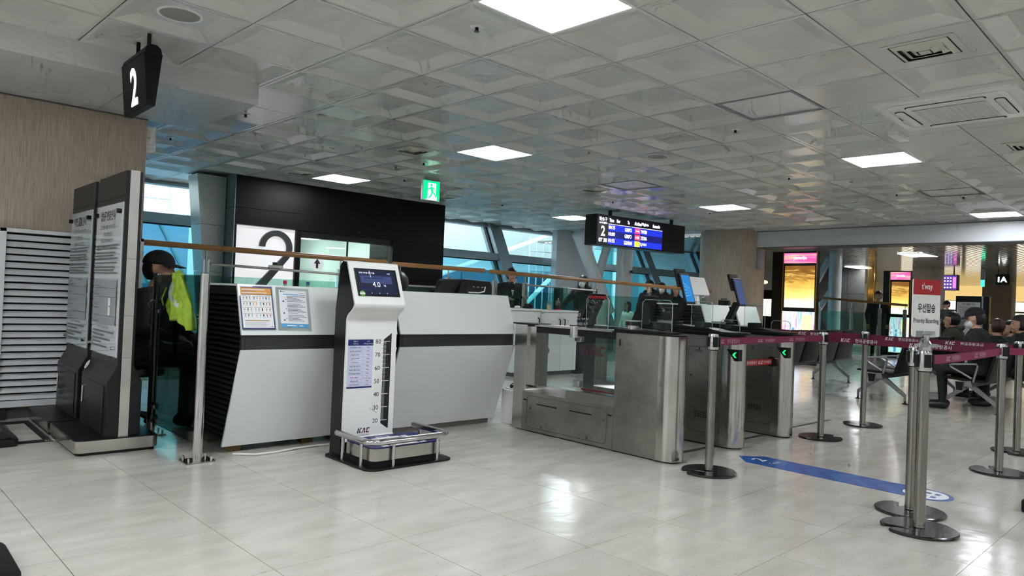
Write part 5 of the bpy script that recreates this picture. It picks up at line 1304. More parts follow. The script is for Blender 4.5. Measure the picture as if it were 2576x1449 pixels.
MB().box(8.32, 8.80, 7.48, 7.52, .02, 1.0).build('board', pbr('navy board', (28, 34, 44), .4), ks, 0); MB().box(8.30, 8.82, 7.42, 7.58, 0, .02).build('foot', BLACK, ks, 0)
P = Print(frame((8.56, 7.48, .6), (1, 0, 0), (0, 0, 1))); P.text(WPRINT, '진입금지', 0, .29, width=.44, height=.10, bold=.01); P.text(WPRINT, '관계자 외 출입금지', 0, .17, width=.42, height=.045); P.rect(WPRINT, -.2, .2, .09, .094); P.build(ks)
# waste bins / dark office chair seen through the gate glass
ch = thing('office_stool', 'black office stool with chrome leg seen through the gate glass', 'stool', (6.35, 6.4, 0))
MB().lathe([(.2, .46), (.21, .48), (.2, .52), (.05, .53)], (6.35, 6.4, 0), 24).build('seat', BLACK, ch); MB().cyl((6.35, 6.4, .1), (6.35, 6.4, .47), .025).build('column', CHROME, ch)
for k in range(5):
    a = 2 * PI * k / 5; MB().cyl((6.35, 6.4, .09), (6.35 + .25 * math.cos(a), 6.4 + .25 * math.sin(a), .05), .017, seg=8).build('leg', CHROME, ch); MB().ell((6.35 + .25 * math.cos(a), 6.4 + .25 * math.sin(a), .027), (.027, .02, .027), 10, 8).build('castor', BLACK, ch)

# ------------------------------------------------------------------ hanging flight display
def flight_board():
    rz = math.atan2(7.85 - 8.05, 2.30)
    t = thing('flight_display', 'black hanging flight display with blue rows for gate 2', 'display', (10.6, 7.95, 2.12), rz)
    L_ = 2.36; h = .53; dp = .30
    MB().box(-L_ / 2, L_ / 2, 0, dp, 0, h).build('housing', BLACK, t, 0, bevel=.004, local=True)
    for x in (-.72, .95):
        MB().cyl((x, dp / 2, h), (x, dp / 2, H - 2.12 + .01), .035, seg=12).build('hanger', BLACK, t, local=True)
    blue1 = emis('display blue', (30, 52, 216), .62); blue2 = emis('display navy', (22, 30, 120), .5); dark = emis('display dark', (22, 20, 34), .35); wht = emis('display white', (250, 240, 255), 1.5); yel = emis('display cream', (255, 246, 196), 1.5)
    rd = emis('display red', (240, 60, 96), 1.0); yl = emis('display yellow', (250, 238, 60), 1.0)
    O = root_matrix(t); M = O @ frame((-L_ / 2, -.001, 0), (1, 0, 0), (0, 0, 1)); P = Print(M)
    P.rect(dark, .02, .27, .02, h - .02); P.rect(emis('display black', (14, 12, 30), .3), .27, 1.70, .02, h - .02)
    P.text(wht, '탑승구', .145, .452, width=.19, bold=.012, dz=.0008); P.text(wht, 'GATE 登機口', .145, .385, width=.19, height=.035, bold=.01, dz=.0008); P.text(yel, '2', .145, .245, height=.175, width=.10, bold=.02, dz=.0008); P.text(wht, '07 38', .145, .085, width=.2, height=.07, bold=.03, dz=.0008)
    for s_, x in (('Time', .35), ('Now', .52), ('To', .78), ('Airline', 1.03), ('Flights', 1.22), ('Remarks', 1.53)): P.text(wht, s_, x, .445, height=.062, width=.045 * len(s_) * .62, bold=.03, dz=.0008)
    P.rect(wht, .27, 1.70, .372, .38, .0006)
    for k, (tm, to, c_, air, fl_) in enumerate((('08:25', 'GIMPO', rd, "t'way", 'TW704'), ('10:00', 'GIMPO', rd, '이스타항공', 'ZE206'), ('10:55', 'GUNSAN', yl, 'JINAIR', 'LJ464'))):
        y1 = .368 - k * .116; y0 = y1 - .112
        P.rect(blue1 if k != 1 else blue2, .27, 1.70, y0, y1, .0004); yc = (y0 + y1) / 2
        P.text(wht, tm, .36, yc + .01, width=.16, height=.062, bold=.02, dz=.0009); P.text(wht, to, .78, yc, width=.036 * len(to), height=.068, bold=.02, dz=.0009)
        P.rect(c_, .95, 1.09, y0 + .008, y1 - .008, .0007); P.text(wht if k < 2 else blue2, air, 1.02, yc, width=.1, height=.05, dz=.001); P.text(wht, fl_, 1.19, yc, width=.17, height=.066, bold=.02, dz=.0009)
    P.build(t, 'display_text')
flight_board()
# ------------------------------------------------------------------ green exit sign
def exit_sign():
    t = thing('exit_sign', 'glowing green running-man exit sign hung from the ceiling', 'exit sign', (5.88, 8.06, 2.43))
    x0, x1, z0, z1 = 5.74, 6.035, 2.435, 2.715
    MB().box(x0, x1, 8.06, 8.10, z0, z1).build('housing', WHITEG, t, 0, bevel=.004); MB().box(x0 + .04, x1 - .04, 8.065, 8.095, z1, H + .005).build('bracket', GREYP, t, 0)
    G = emis('exit green', (0, 200, 128), .85); W = emis('exit white', (220, 255, 240), 1.1)
    P = Print(frame((x0, 8.06, z0), (1, 0, 0), (0, 0, 1))); w, h = x1 - x0, z1 - z0
    P.rect(G, .008, w - .008, .008, h - .008); P.poly(W, [(.085, .008), (.245, .008), (.245, .06), (.225, .085), (.225, h - .035), (.085, h - .035)], .0004); P.poly(W, [(.05, .008), (.085, .03), (.085, .008)], .0004)
    P.disc(G, .145, .215, .02, dz=.0008); P.line(G, (.145, .19), (.165, .115), .036, .0008); P.line(G, (.165, .12), (.135, .06), .022, .0008); P.line(G, (.135, .065), (.105, .03), .02, .0008); P.line(G, (.17, .12), (.205, .09), .022, .0008); P.line(G, (.205, .095), (.235, .045), .018, .0008)
    P.line(G, (.14, .185), (.105, .15), .015, .0008); P.line(G, (.105, .15), (.09, .17), .013, .0008); P.line(G, (.16, .185), (.20, .165), .015, .0008); P.line(G, (.20, .165), (.205, .13), .013, .0008)
    P.build(t, 'running_man')
exit_sign()
# ------------------------------------------------------------------ ceiling fittings
def tc(i, j): p = cpos(i + .5, j + .5); return p
DN = {(3, 3): 'large square air diffuser at the upper right', (3, -5): 'square air diffuser left of the exit sign lamp panel', (3, -9): 'square air diffuser left of the lamp above the black portal', (8, -5): 'square air diffuser above the flight display', (7, -9): 'square air diffuser right of the exit sign', (8, 3): 'square air diffuser at the right edge', (13, -9): 'far square air diffuser near the windows'}
DIFFG = pbr('diffuser cream enamel', (206, 204, 192), .4, var=.04)
for ij in DIFF:
    x, y = tc(*ij); t = thing('air_diffuser', DN[ij], 'air diffuser', (x, y, H), CA, 'square ceiling air diffusers')
    def ring(a, b, za, zb):
        mb = MB(); vs = []
        for r_, z_ in ((a, za), (b, zb), (b, zb + .004), (a, za + .004)): vs += [(-r_, -r_, z_), (r_, -r_, z_), (r_, r_, z_), (-r_, r_, z_)]
        fs = [(l * 4 + k, l * 4 + (k + 1) % 4, ((l + 1) % 4) * 4 + (k + 1) % 4, ((l + 1) % 4) * 4 + k) for l in range(4) for k in range(4)]
        mb._a(vs, fs); return mb
    ring(.20, .165, -.006, -.006).build('flange', CEIL, t, 0, local=True)
    MB().box(-.165, .165, -.165, .165, -.004, -.0035).build('throat', BLACKM, t, 0, local=True)
    for k, (a, b) in enumerate(((.155, .125), (.112, .082), (.07, .04))): ring(b, a, -.02, -.005).build('vane', DIFFG, t, 0, local=True)
    MB().box(-.03, .03, -.03, .03, -.02, -.012).build('core', DIFFG, t, 0, local=True)
for ij, lab in (((-2, -2), 'round ceiling speaker beside the hanging number sign'), ((6, -2), 'round ceiling speaker in the middle of the ceiling')):
    x, y = tc(*ij); t = thing('ceiling_speaker', lab, 'ceiling speaker', (x, y, H + .036), 0, 'round ceiling speakers')
    MB().lathe([(.001, .01), (.132, .01), (.132, -.002), (.120, -.006), (.116, -.005), (.115, .0)], (0, 0, 0), 32).build('rim', WHITEG, t, local=True)
    MB().lathe([(.001, -.004), (.112, -.003), (.113, .002), (.001, .002)], (0, 0, 0), 32).build('grille', pbr('speaker mesh', (156, 154, 148), .7, bump=.6, bscale=500), t, local=True)
SPR = {(0, 0): 'sprinkler head left of the nearest lit panel', (5, 0): 'sprinkler head left of the unlit ceiling panel', (0, -5): 'sprinkler head beside the soffit corner', (0, -8): 'sprinkler head above the end of the beige wall', (4, -6): 'sprinkler head above the exit sign', (5, -8): 'sprinkler head right of the portal lamp', (9, -1): 'sprinkler head left of the lamp near the air conditioner', (10, -6): 'sprinkler head above the flight display', (12, 0): 'sprinkler head under the unlit panel on the right', (13, -5): 'sprinkler head near the flight display lamp', (9, -9): 'sprinkler head near the windows', (13, 1): 'sprinkler head above the bulkhead at the right'}
sp = None
for ij, lab in SPR.items():
    x, y = tc(*ij)
    if sp is None:
        sp = thing('sprinkler', lab, 'sprinkler', (x, y, H + .034), 0, 'ceiling sprinklers')
        MB().lathe([(.001, .002), (.04, .002), (.042, -.004), (.03, -.008), (.001, -.008)], (0, 0, 0), 20).build('rose', WHITEG, sp, local=True)
        MB().cyl((0, 0, -.008), (0, 0, -.03), .011, seg=10).build('head', BLACK, sp, local=True); MB().cyl((0, 0, -.030), (0, 0, -.034), .017, seg=12).build('deflector', GREYD, sp, local=True)
        o = sp
    else:
        o = copy_tree(sp)
    o.location = (x, y, H + .034 if ij not in FLAT else H); o['label'] = lab
x, y = tc(10, -9); t = thing('smoke_detector', 'white smoke detector left of the lamp by the windows', 'smoke detector', (x, y, H + .034))
MB().lathe([(.001, .0), (.06, .0), (.06, -.02), (.045, -.05), (.03, -.06), (.001, -.06)], (0, 0, 0), 24).build('housing', WHITEG, t, local=True); MB().lathe([(.048, -.028), (.05, -.033), (.045, -.04)], (0, 0, 0), 24).build('slot_ring', GREYD, t, local=True)
def cassette():
    cx, cy = 6.30, 1.76; t = thing('air_conditioner', 'four-way cassette air conditioner in the ceiling at the upper right', 'air conditioner', (cx, cy, H), CA)
    h = .475
    MB().prism(rrect(-h, h, -h, h, .05), 'z', -.018, .004).build('panel', WHITEG, t, 0, bevel=.004, local=True)
    MB().prism(rrect(-.40, .40, -.40, .40, .06), 'z', -.032, -.018).build('raised_panel', WHITEG, t, 30, bevel=.006, local=True)
    MB().box(-.245, .245, -.245, .245, -.036, -.032).build('intake_grille', pbr('intake grey', (150, 148, 140), .6), t, 0, local=True)
    mb = MB()
    for k in range(25):
        q = -.24 + k * .02; mb.box(q - .003, q + .003, -.245, .245, -.041, -.036)
    tag(mb.build('grille_bars', WHITEG, t, 0, local=True), kind='stuff')
    mb = MB()
    for k in range(12):
        q = -.24 + k * .0435; mb.box(-.245, .245, q - .003, q + .003, -.0405, -.036)
    tag(mb.build('grille_crossbars', WHITEG, t, 0, local=True), kind='stuff')
    for a in range(4):
        M = Matrix.Rotation(a * PI / 2, 4, 'Z')
        MB().at(M).prism([(x_, y_ - .335) for x_, y_ in rrect(-.27, .27, -.035, .035, .034)], 'z', -.0345, -.030).build('outlet_slot', BLACKM, t, 0, local=True)
        MB().at(M).prism([(x_, y_ - .335) for x_, y_ in rrect(-.26, .26, -.028, .028, .027)], 'z', -.040, -.0345).build('louvre_flap', WHITEG, t, 0, bevel=.002, local=True)
    MB().at(frame((-.02, .39, -.0335), (1, 0, 0), (0, -1, 0))).box(-.05, .05, -.005, .005, 0, .002).build('badge', GREYD, t, 0, local=True)
    MB().box(h + .02, h + .35, h + .1, h + .18, -.03, .0).build('side_box', WHITEG, t, 0, local=True)
cassette()
# ------------------------------------------------------------------ rows of waiting seats
SEATB = pbr('black seat vinyl', (9, 9, 10), .42, var=.12, vscale=8, bump=.1, bscale=200, spec=.3)
def bench(x0, yc, lab, n=4, w=.585):
    t = thing('seat_row', lab, 'seat row', (x0 + n * w / 2, yc, 0), 0, 'rows of black waiting seats')
    X1 = x0 + n * w
    MB().prism([(yc - .06, .30), (yc + .05, .30), (yc + .07, .355), (yc - .04, .375)], 'x', x0 + .02, X1 - .02).build('beam', CASTAL, t, 0, bevel=.004)
    MB().prism([(yc + .04, .255), (yc + .10, .255), (yc + .115, .355), (yc + .03, .355)], 'x', x0 - .004, x0 + .024).build('beam_cap', BLACK, t, 0, bevel=.003)
    for x in (x0 + .15, X1 - .2):
        lg = MB()
        def arm(y1, s):
            lg._a([(x - .03, yc, .36), (x + .03, yc, .36), (x + .03, yc, .29), (x - .03, yc, .29), (x - .018, y1, .125), (x + .018, y1, .125), (x + .018, y1 - s * .015, .085), (x - .018, y1 - s * .015, .085)],
                  [(0, 1, 2, 3), (4, 7, 6, 5), (0, 4, 5, 1), (1, 5, 6, 2), (2, 6, 7, 3), (3, 7, 4, 0)])
            lg.box(x - .014, x + .014, y1 - s * .002 - .012, y1 - s * .002 + .012, .03, .12)
        arm(yc + .285, 1); arm(yc - .285, -1)
        lo = lg.build('leg_frame', CASTAL, t, 0, bevel=.003)
        for s in (-1, 1): MB().lathe([(.034, 0), (.034, .006), (.014, .012), (.012, .04)], (x, yc + s * .285, 0), 16).build('foot', BLACK, lo)
    for k in range(n):
        a, b = x0 + k * w + .03, x0 + (k + 1) * w - .03
        MB().prism([(yc - .17, .385), (yc + .24, .405), (yc + .27, .395), (yc + .265, .38), (yc - .15, .355)], 'x', a, b).build('seat', SEATB, t, 30, bevel=.006)
        MB().prism([(yc - .15, .37), (yc - .185, .40), (yc - .235, .60), (yc - .31, .84), (yc - .335, .85), (yc - .345, .835), (yc - .265, .58), (yc - .215, .385), (yc - .19, .36)], 'x', a, b).build('backrest', SEATB, t, 30, bevel=.006)
        MB().box(a + .1, b - .1, yc - .10, yc + .08, .355, .385).build('bracket', CASTAL, t, 0)
    for k in range(n + 1):
        x = x0 + k * w
        pts = [(x, yc - .07, .365), (x, yc - .115, .56), (x, yc - .10, .578), (x, yc + .15, .556), (x, yc + .175, .545), (x, yc + .165, .525), (x, yc - .055, .405)]
        MB().tube(pts, .0125, 8).build('armrest', CASTAL, t)
bench(9.62, 4.97, 'row of black seats seen from behind, right of the gates')
bench(9.62, 3.48, 'row of black seats with an empty near end, behind the priority sign')
bench(9.70, 2.515, 'row of black seats at the right where passengers sit')

# ------------------------------------------------------------------ far hall
def wavy(name, c1, c2, c3, strength, scale, dist):
    m, nt, b = new_mat(name); L = nt.links.new; N = nt.nodes.new
    tc_ = N('ShaderNodeTexCoord'); mp = N('ShaderNodeMapping'); mp.inputs['Scale'].default_value = scale; L(tc_.outputs['Object'], mp.inputs['Vector'])
    wv = N('ShaderNodeTexNoise'); wv.inputs['Scale'].default_value = 1.0; wv.inputs['Distortion'].default_value = dist; wv.inputs['Detail'].default_value = 4; L(mp.outputs['Vector'], wv.inputs['Vector'])
    ra = N('ShaderNodeValToRGB'); e = ra.color_ramp.elements; e[0].position = .32; e[0].color = lin(c1); e[1].position = .68; e[1].color = lin(c3); k = e.new(.5); k.color = lin(c2)
    L(wv.outputs['Fac'], ra.inputs['Fac']); L(ra.outputs['Color'], b.inputs['Emission Color']); b.inputs['Emission Strength'].default_value = strength; b.inputs['Base Color'].default_value = (.02, .02, .02, 1); b.inputs['Roughness'].default_value = .15; m.cycles.emission_sampling = 'NONE'
    return m
def gold_screen():
    m, nt, b = new_mat('gold ripple picture'); L = nt.links.new; N = nt.nodes.new
    tc_ = N('ShaderNodeTexCoord'); mp = N('ShaderNodeMapping'); mp.inputs['Scale'].default_value = (1, 2.0, 8); L(tc_.outputs['Object'], mp.inputs['Vector'])
    no = N('ShaderNodeTexNoise'); no.inputs['Scale'].default_value = 1; no.inputs['Distortion'].default_value = 1.6; no.inputs['Detail'].default_value = 4; L(mp.outputs['Vector'], no.inputs['Vector'])
    sp_ = N('ShaderNodeSeparateXYZ'); L(tc_.outputs['Generated'], sp_.inputs['Vector'])
    ns = N('ShaderNodeMapRange'); ns.inputs['From Min'].default_value = .3; ns.inputs['From Max'].default_value = .7; ns.inputs['To Min'].default_value = -.2; ns.inputs['To Max'].default_value = .2; L(no.outputs['Fac'], ns.inputs['Value'])
    up_ = N('ShaderNodeMath'); up_.operation = 'MULTIPLY'; L(ns.outputs['Result'], up_.inputs[0]); L(sp_.outputs['Z'], up_.inputs[1])
    ad = N('ShaderNodeMath'); ad.operation = 'ADD'; L(sp_.outputs['Z'], ad.inputs[0]); L(up_.outputs['Value'], ad.inputs[1])
    ra = N('ShaderNodeValToRGB'); e = ra.color_ramp.elements; e[0].position = .12; e[0].color = lin((255, 250, 232)); e[1].position = 1.0; e[1].color = lin((120, 82, 30))
    for q, c_ in ((.26, (252, 222, 130)), (.45, (238, 196, 96)), (.62, (206, 160, 72)), (.72, (150, 108, 44)), (.82, (222, 178, 92)), (.9, (140, 98, 38))): k = e.new(q); k.color = lin(c_)
    L(ad.outputs['Value'], ra.inputs['Fac']); L(ra.outputs['Color'], b.inputs['Emission Color']); b.inputs['Emission Strength'].default_value = .8; b.inputs['Base Color'].default_value = (.02, .02, .02, 1); b.inputs['Roughness'].default_value = .15; m.cycles.emission_sampling = 'NONE'
    return m
GOLDIMG = gold_screen()
CITYIMG = wavy('bright fashion picture', (150, 190, 240), (250, 246, 250), (236, 120, 190), .8, (1, 14, 2.2), .6)
PINKIMG = wavy('pink ripple header', (226, 84, 160), (240, 120, 180), (236, 190, 150), .75, (1, 1.2, 14), .8); GOLDTRIM = pbr('gold trim', (206, 160, 84), .25, metal=.9)
def ad_display(x, y0, y1, zt, lab, s):
    """free-standing advertising display facing the gate hall"""
    t = thing('advertising_display', lab, 'advertising display', (x + .2, (y0 + y1) / 2, 0), 0, 'tall advertising displays')
    w = y1 - y0; f = y0; b = y0 + w * .74
    MB().box(x, x + .10, y0 - .02, y1, 0, zt).build('cabinet', BLACK, t, 0, bevel=.006)
    for y in (f - .012, b - .008): MB().box(x - .02, x, y, y + .02, .05, zt).build('trim', GOLDTRIM, t, 0)
    MB().box(x - .012, x, f + .01, b - .01, zt * .895, zt * .985).build('header', PINKIMG, t, 0)
    MB().box(x - .012, x, f + .04, b - .04, zt * .5, zt * .872).build('upper_picture', GOLDIMG, t, 0)
    MB().box(x - .012, x, f + .01, b - .01, zt * .06, zt * .465).build('lower_picture', CITYIMG, t, 0)
    P = Print(frame((x - .0125, (f + b) / 2, zt * .94), (0, -1, 0), (0, 0, 1))); P.text(emis('header lettering', (255, 226, 246), 1.2), 'yanolja', 0, 0, width=w * .3, bold=.01)
    FIGW = emis('figure white', (235, 244, 255), .9); FIGB = emis('figure blue', (120, 170, 230), .7); WARM = emis('warm glow', (255, 226, 150), 1.1)
    Q = Print(frame((x - .0125, b, 0), (0, -1, 0), (0, 0, 1)))
    for k, (yy, m_) in enumerate(((.12, FIGW), (.27, FIGB), (.36, FIGW))):
        Q.poly(m_, [(w * yy - .05, zt * .07), (w * yy + .05, zt * .07), (w * yy + .035, zt * .25), (w * yy, zt * .29), (w * yy - .04, zt * .25)], .0006); Q.disc(m_, w * yy, zt * .31, .032, dz=.0006)
    Q.rect(WARM, w * .45, w * .68, zt * .30, zt * .44, .0006); Q.rect(GOLDIMG, w * .48, w * .7, zt * .07, zt * .22, .0006)
    P.build(t, 'lettering'); Q.build(t, 'figure')
ad_display(14.62, 6.53, 7.50, 2.36, 'tall glowing gold advertising display with pink header beside the pillar', 1)
ad_display(20.0, 6.49, 7.16, 2.26, 'second glowing advertising display with pink header, left of the priority sign', 1)
# pillars
for k, (x, y0, y1, lab) in enumerate(((27.0, 7.98, 8.75, 'beige pillar in the far hall behind the second display'), (37.0, 8.0, 9.1, 'beige pillar in the far hall behind the notice board'))):
    tag(MB().prism(rrect(x, x + .9, y0, y1, .08), 'z', 0, H).build('wall_pillar', WALLCOV), lab, 'pillar', kind='structure')
tag(MB().box(27.0, 27.3, 10.3, 12.2, 0, H).build('wall_stone', STONE, smooth=0), 'dark grey stone wall in the far hall', 'wall', kind='structure')
ws_ = bpy.data.objects['wall_stone']
for z in (.9, 1.8): MB().box(26.995, 27.0, 10.3, 12.2, z, z + .012).build('joint', BLACKM, ws_, 0)
for y in (10.9, 11.6): MB().box(26.995, 27.0, y, y + .012, 0, H).build('joint', BLACKM, ws_, 0)
vc = thing('far_column', 'white round column with a slanted brace in the far hall', 'column', (20.0, 8.4, 0))
MB().cyl((20.0, 8.42, 0), (20.0, 8.42, H), .17, seg=24).build('shaft', WCOL, vc); MB().cyl((20.0, 8.5, 1.75), (20.2, 9.1, .9), .08, seg=14).build('brace', WCOL, vc); MB().cyl((20.0, 8.6, 2.6), (20.2, 9.4, 1.2), .09, seg=14).build('brace', WCOL, vc)
gs = thing('gold_column', 'slim mirrored gold column in the far hall', 'column', (26.2, 9.75, 0)); MB().prism(rrect(26.1, 26.3, 9.63, 9.87, .03), 'z', 0, H - .01).build('shaft', pbr('gold mirror', (232, 190, 110), .12, metal=.9, var=.1), gs, 0); MB().box(26.07, 26.33, 9.6, 9.9, 0, .12).build('base', BLACK, gs, 0)
# balustrade of the far hall
t = thing('far_balustrade', 'glass balustrade with a pale wooden rail between the two advertising displays', 'balustrade', (17.9, 7.0, 0))
MB().tube([(18, 8.1, 1.475), (18, 7.0, 1.41), (18, 5.9, 1.34)], .03, 12).build('handrail', WOOD, t)
for y in (7.95, 7.15, 6.5, 5.95):
    MB().box(17.97, 18.03, y - .035, y + .035, 0, 1.24).build('post', STEEL, t, 0, bevel=.004); MB().cyl((18, y, 1.24), (18, y, 1.36), .01, seg=8).build('rail_pin', CHROME, t)
for a, b in ((5.98, 6.46), (6.54, 7.11), (7.19, 7.91)): MB().box(17.995, 18.005, a, b, .1, 1.14).build('glass_pane', GL_GREEN, t, 0)
# dark doors / shop unit left of first display
sd = thing('dark_shop_unit', 'dark shop unit with warm lamps beside the pillar', 'shop unit', (22.3, 11.2, 0))
MB().box(22.0, 22.6, 10.6, 12.3, 0, 1.75).build('counter', BLACK, sd, 0, bevel=.01); MB().box(21.98, 22.0, 11.2, 11.7, .9, 1.45).build('lit_panel', emis('warm panel', (255, 240, 200), 1.3), sd, 0)
for y in (11.1, 11.5): MB().ell((21.9, y, 2.0), (.09, .12, .06)).build('lamp', emis('warm lamp', (255, 214, 140), 1.8), sd); MB().cyl((21.9, y, 2.05), (21.9, y, H - .01), .01, seg=6).build('lamp_cord', BLACK, sd)
# warm shop fronts at the end of the hall
WARMW = emis('shop wall light', (250, 214, 140), .5); WHITEW = emis('bright shop window', (255, 244, 220), .75)
sf = thing('shop_front', 'brightly lit yellow and white shop front at the end of the far hall', 'shop front', (42, 9.0, 0))
MB().box(42.0, 42.4, 5.0, 14.2, 2.0, H - .01).build('fascia', WARMW, sf, 0); MB().box(42.0, 42.4, 5.0, 14.2, 0, .25).build('plinth', GREYD, sf, 0)
for k in range(6):
    a = 5.0 + k * 1.54; MB().box(42.05, 42.1, a + .1, a + 1.46, .25, 1.95).build('window', WHITEW, sf, 0); MB().box(41.97, 42.02, a - .05, a + .1, 0, 2.0).build('mullion', GREYP, sf, 0)
    MB().box(41.98, 42.03, a + .1, a + 1.46, 1.42, 1.50).build('shelf_rail', GREYP, sf, 0)
sf2 = thing('lit_booth', 'white lit glass booth behind the priority sign', 'booth', (30, 8.4, 0))
MB().box(30.6, 30.64, 8.75, 9.6, .3, 2.25).build('light_wall', WHITEW, sf2, 0)
for y in (8.72, 9.15, 9.6): MB().box(30.5, 30.56, y, y + .06, 0, 2.4).build('post', GREYP, sf2, 0)
MB().box(30.5, 30.6, 8.72, 9.66, 2.25, 2.4).build('header', WARMW, sf2, 0)
# far notice board, gate sign 1A, far flight display
fb = thing('far_notice_board', 'dark notice board with white printed sheet in the far hall', 'notice board', (28.8, 7.3, 0))
MB().box(28.78, 28.9, 7.07, 7.86, .05, 1.87).build('board', SLATE, fb, 0); MB().box(28.8, 28.88, 6.84, 7.02, .05, 1.86).build('side_board', SLATE, fb, 0); MB().box(28.76, 28.8, 7.03, 7.07, .05, 1.87).build('steel_edge', STEEL, fb, 0); MB().box(28.76, 28.8, 6.80, 6.84, .05, 1.87).build('steel_edge', GOLDTRIM, fb, 0)
MB().box(28.6, 29.1, 6.8, 7.9, 0, .05).build('plinth', BLACK, fb, 0); MB().box(28.77, 28.78, 7.11, 7.82, .4, 1.66).build('sheet', PAPER, fb, 0)
P = Print(frame((28.769, 7.465, 0), (0, -1, 0), (0, 0, 1))); P.text(INK, '지연·결항 안내', 0, 1.58, width=.4, height=.07, bold=.012)
for k in range(9): P.rect(INKG, -.3, .3 - .1 * (k % 3), 1.48 - k * .045, 1.495 - k * .045)
for k in range(4): P.rect(INKL, -.31, .31, .78 + k * .075, .845 + k * .075)
P.build(fb)
g1 = thing('gate_sign', 'black hanging gate sign reading 1A in the far hall', 'gate sign', (28, 6.3, 2.24))
MB().box(27.95, 28.05, 6.10, 6.49, 2.24, 2.60).build('housing', BLACK, g1, 0, bevel=.008)
for y in (6.15, 6.43): MB().cyl((28, y, 2.6), (28, y, H), .014, seg=8).build('rod', BLACK, g1)
P = Print(frame((27.949, 6.295, 2.42), (0, -1, 0), (0, 0, 1))); P.text(emis('sign white far', (255, 255, 255), 1.5), '1A', 0, 0, width=.26, height=.18, bold=.04); P.build(g1, 'numeral')
fd = thing('far_flight_display', 'violet far flight display hanging right of the priority sign', 'display', (28.2, 8.0, 2.05))
MB().box(28.15, 28.4, 7.66, 8.30, 2.04, 2.58).build('housing', BLACK, fd, 0)
for y in (7.8, 8.15): MB().cyl((28.27, y, 2.58), (28.27, y, H), .02, seg=8).build('hanger', BLACK, fd)
P = Print(frame((28.149, 8.30, 2.04), (0, -1, 0), (0, 0, 1))); P.rect(emis('far display violet', (92, 66, 150), .7), .02, .62, .02, .52); P.rect(emis('far display pink', (226, 120, 190), .9), .50, .60, .08, .46, .0006)
for r_ in range(4):
    for c_ in range(5): P.rect(emis('far display text', (250, 236, 250), 1.2) if not (r_ or c_) else MATS['far display text'], .05 + c_ * .09, .10 + c_ * .09, .08 + r_ * .11, .12 + r_ * .11, .0006)
P.build(fd, 'display_text')
e2 = thing('far_exit_sign', 'small green exit sign in the far hall left of the gate sign', 'exit sign', (27.5, 6.75, 2.2)); MB().box(27.5, 27.56, 6.70, 6.80, 2.16, 2.38).build('light_face', emis('exit green far', (60, 230, 170), 1.2), e2, 0); MB().box(27.5, 27.56, 6.69, 6.81, 2.38, H).build('bracket', GREYP, e2, 0)
# ------------------------------------------------------------------ people
SKIN = pbr('skin', (206, 160, 134), .55, var=.05); HAIRB = pbr('black hair', (20, 17, 16), .45, var=.25, vscale=60, stretch=(1, 1, .1)); HAIRBR = pbr('brown hair', (66, 38, 26), .45, var=.25, vscale=60)
MASKW = pbr('white face mask', (238, 240, 240), .7, var=.03); LIPS = pbr('lips', (160, 88, 80), .5); EYE = pbr('eye dark', (24, 18, 16), .3)
def cl(name, rgb): return pbr(name, rgb, .8, var=.14, vscale=14, bump=.35, bscale=45)
COATK = cl('black coat', (20, 21, 24)); COATN = cl('dark navy coat', (17, 19, 26)); COATO = cl('olive parka', (58, 56, 46)); COATW = cl('cream jacket', (214, 224, 214)); SUIT = cl('dark suit', (28, 32, 38)); TROUS = cl('black trousers', (18, 18, 21)); SHOE = pbr('black shoe', (14, 14, 15), .4); COATG = cl('grey green coat', (70, 84, 80))
SHIRT = cl('white shirt', (232, 234, 236))
PEOPLE = []
def cap_mesh(mb, p0, p1, r0, r1, seg=12):
    """tapered capsule (closed)"""
    p0, p1 = Vector(p0), Vector(p1); d = (p1 - p0); L = d.length or 1e-4; d = d / L if L > 1e-3 else Vector((0, 0, 1)); a = d.orthogonal().normalized(); b = d.cross(a)
    rings = []
    for k in range(5): t = -PI / 2 + k * PI / 8; rings.append((p0 + d * (r0 * math.sin(t)), r0 * math.cos(t)))
    for k in range(5): t = k * PI / 8; rings.append((p1 + d * (r1 * math.sin(t)), r1 * math.cos(t)))
    vs = []
    for c, r in rings:
        for i in range(seg): t = 2 * PI * i / seg; vs.append(tuple(c + a * (max(r, 1e-4) * math.cos(t)) + b * (max(r, 1e-4) * math.sin(t))))
    n = len(rings); fs = [(k * seg + i, k * seg + (i + 1) % seg, (k + 1) * seg + (i + 1) % seg, (k + 1) * seg + i) for k in range(n - 1) for i in range(seg)]
    fs += [tuple(range(seg))[::-1], tuple((n - 1) * seg + i for i in range(seg))]
    mb._a(vs, fs)
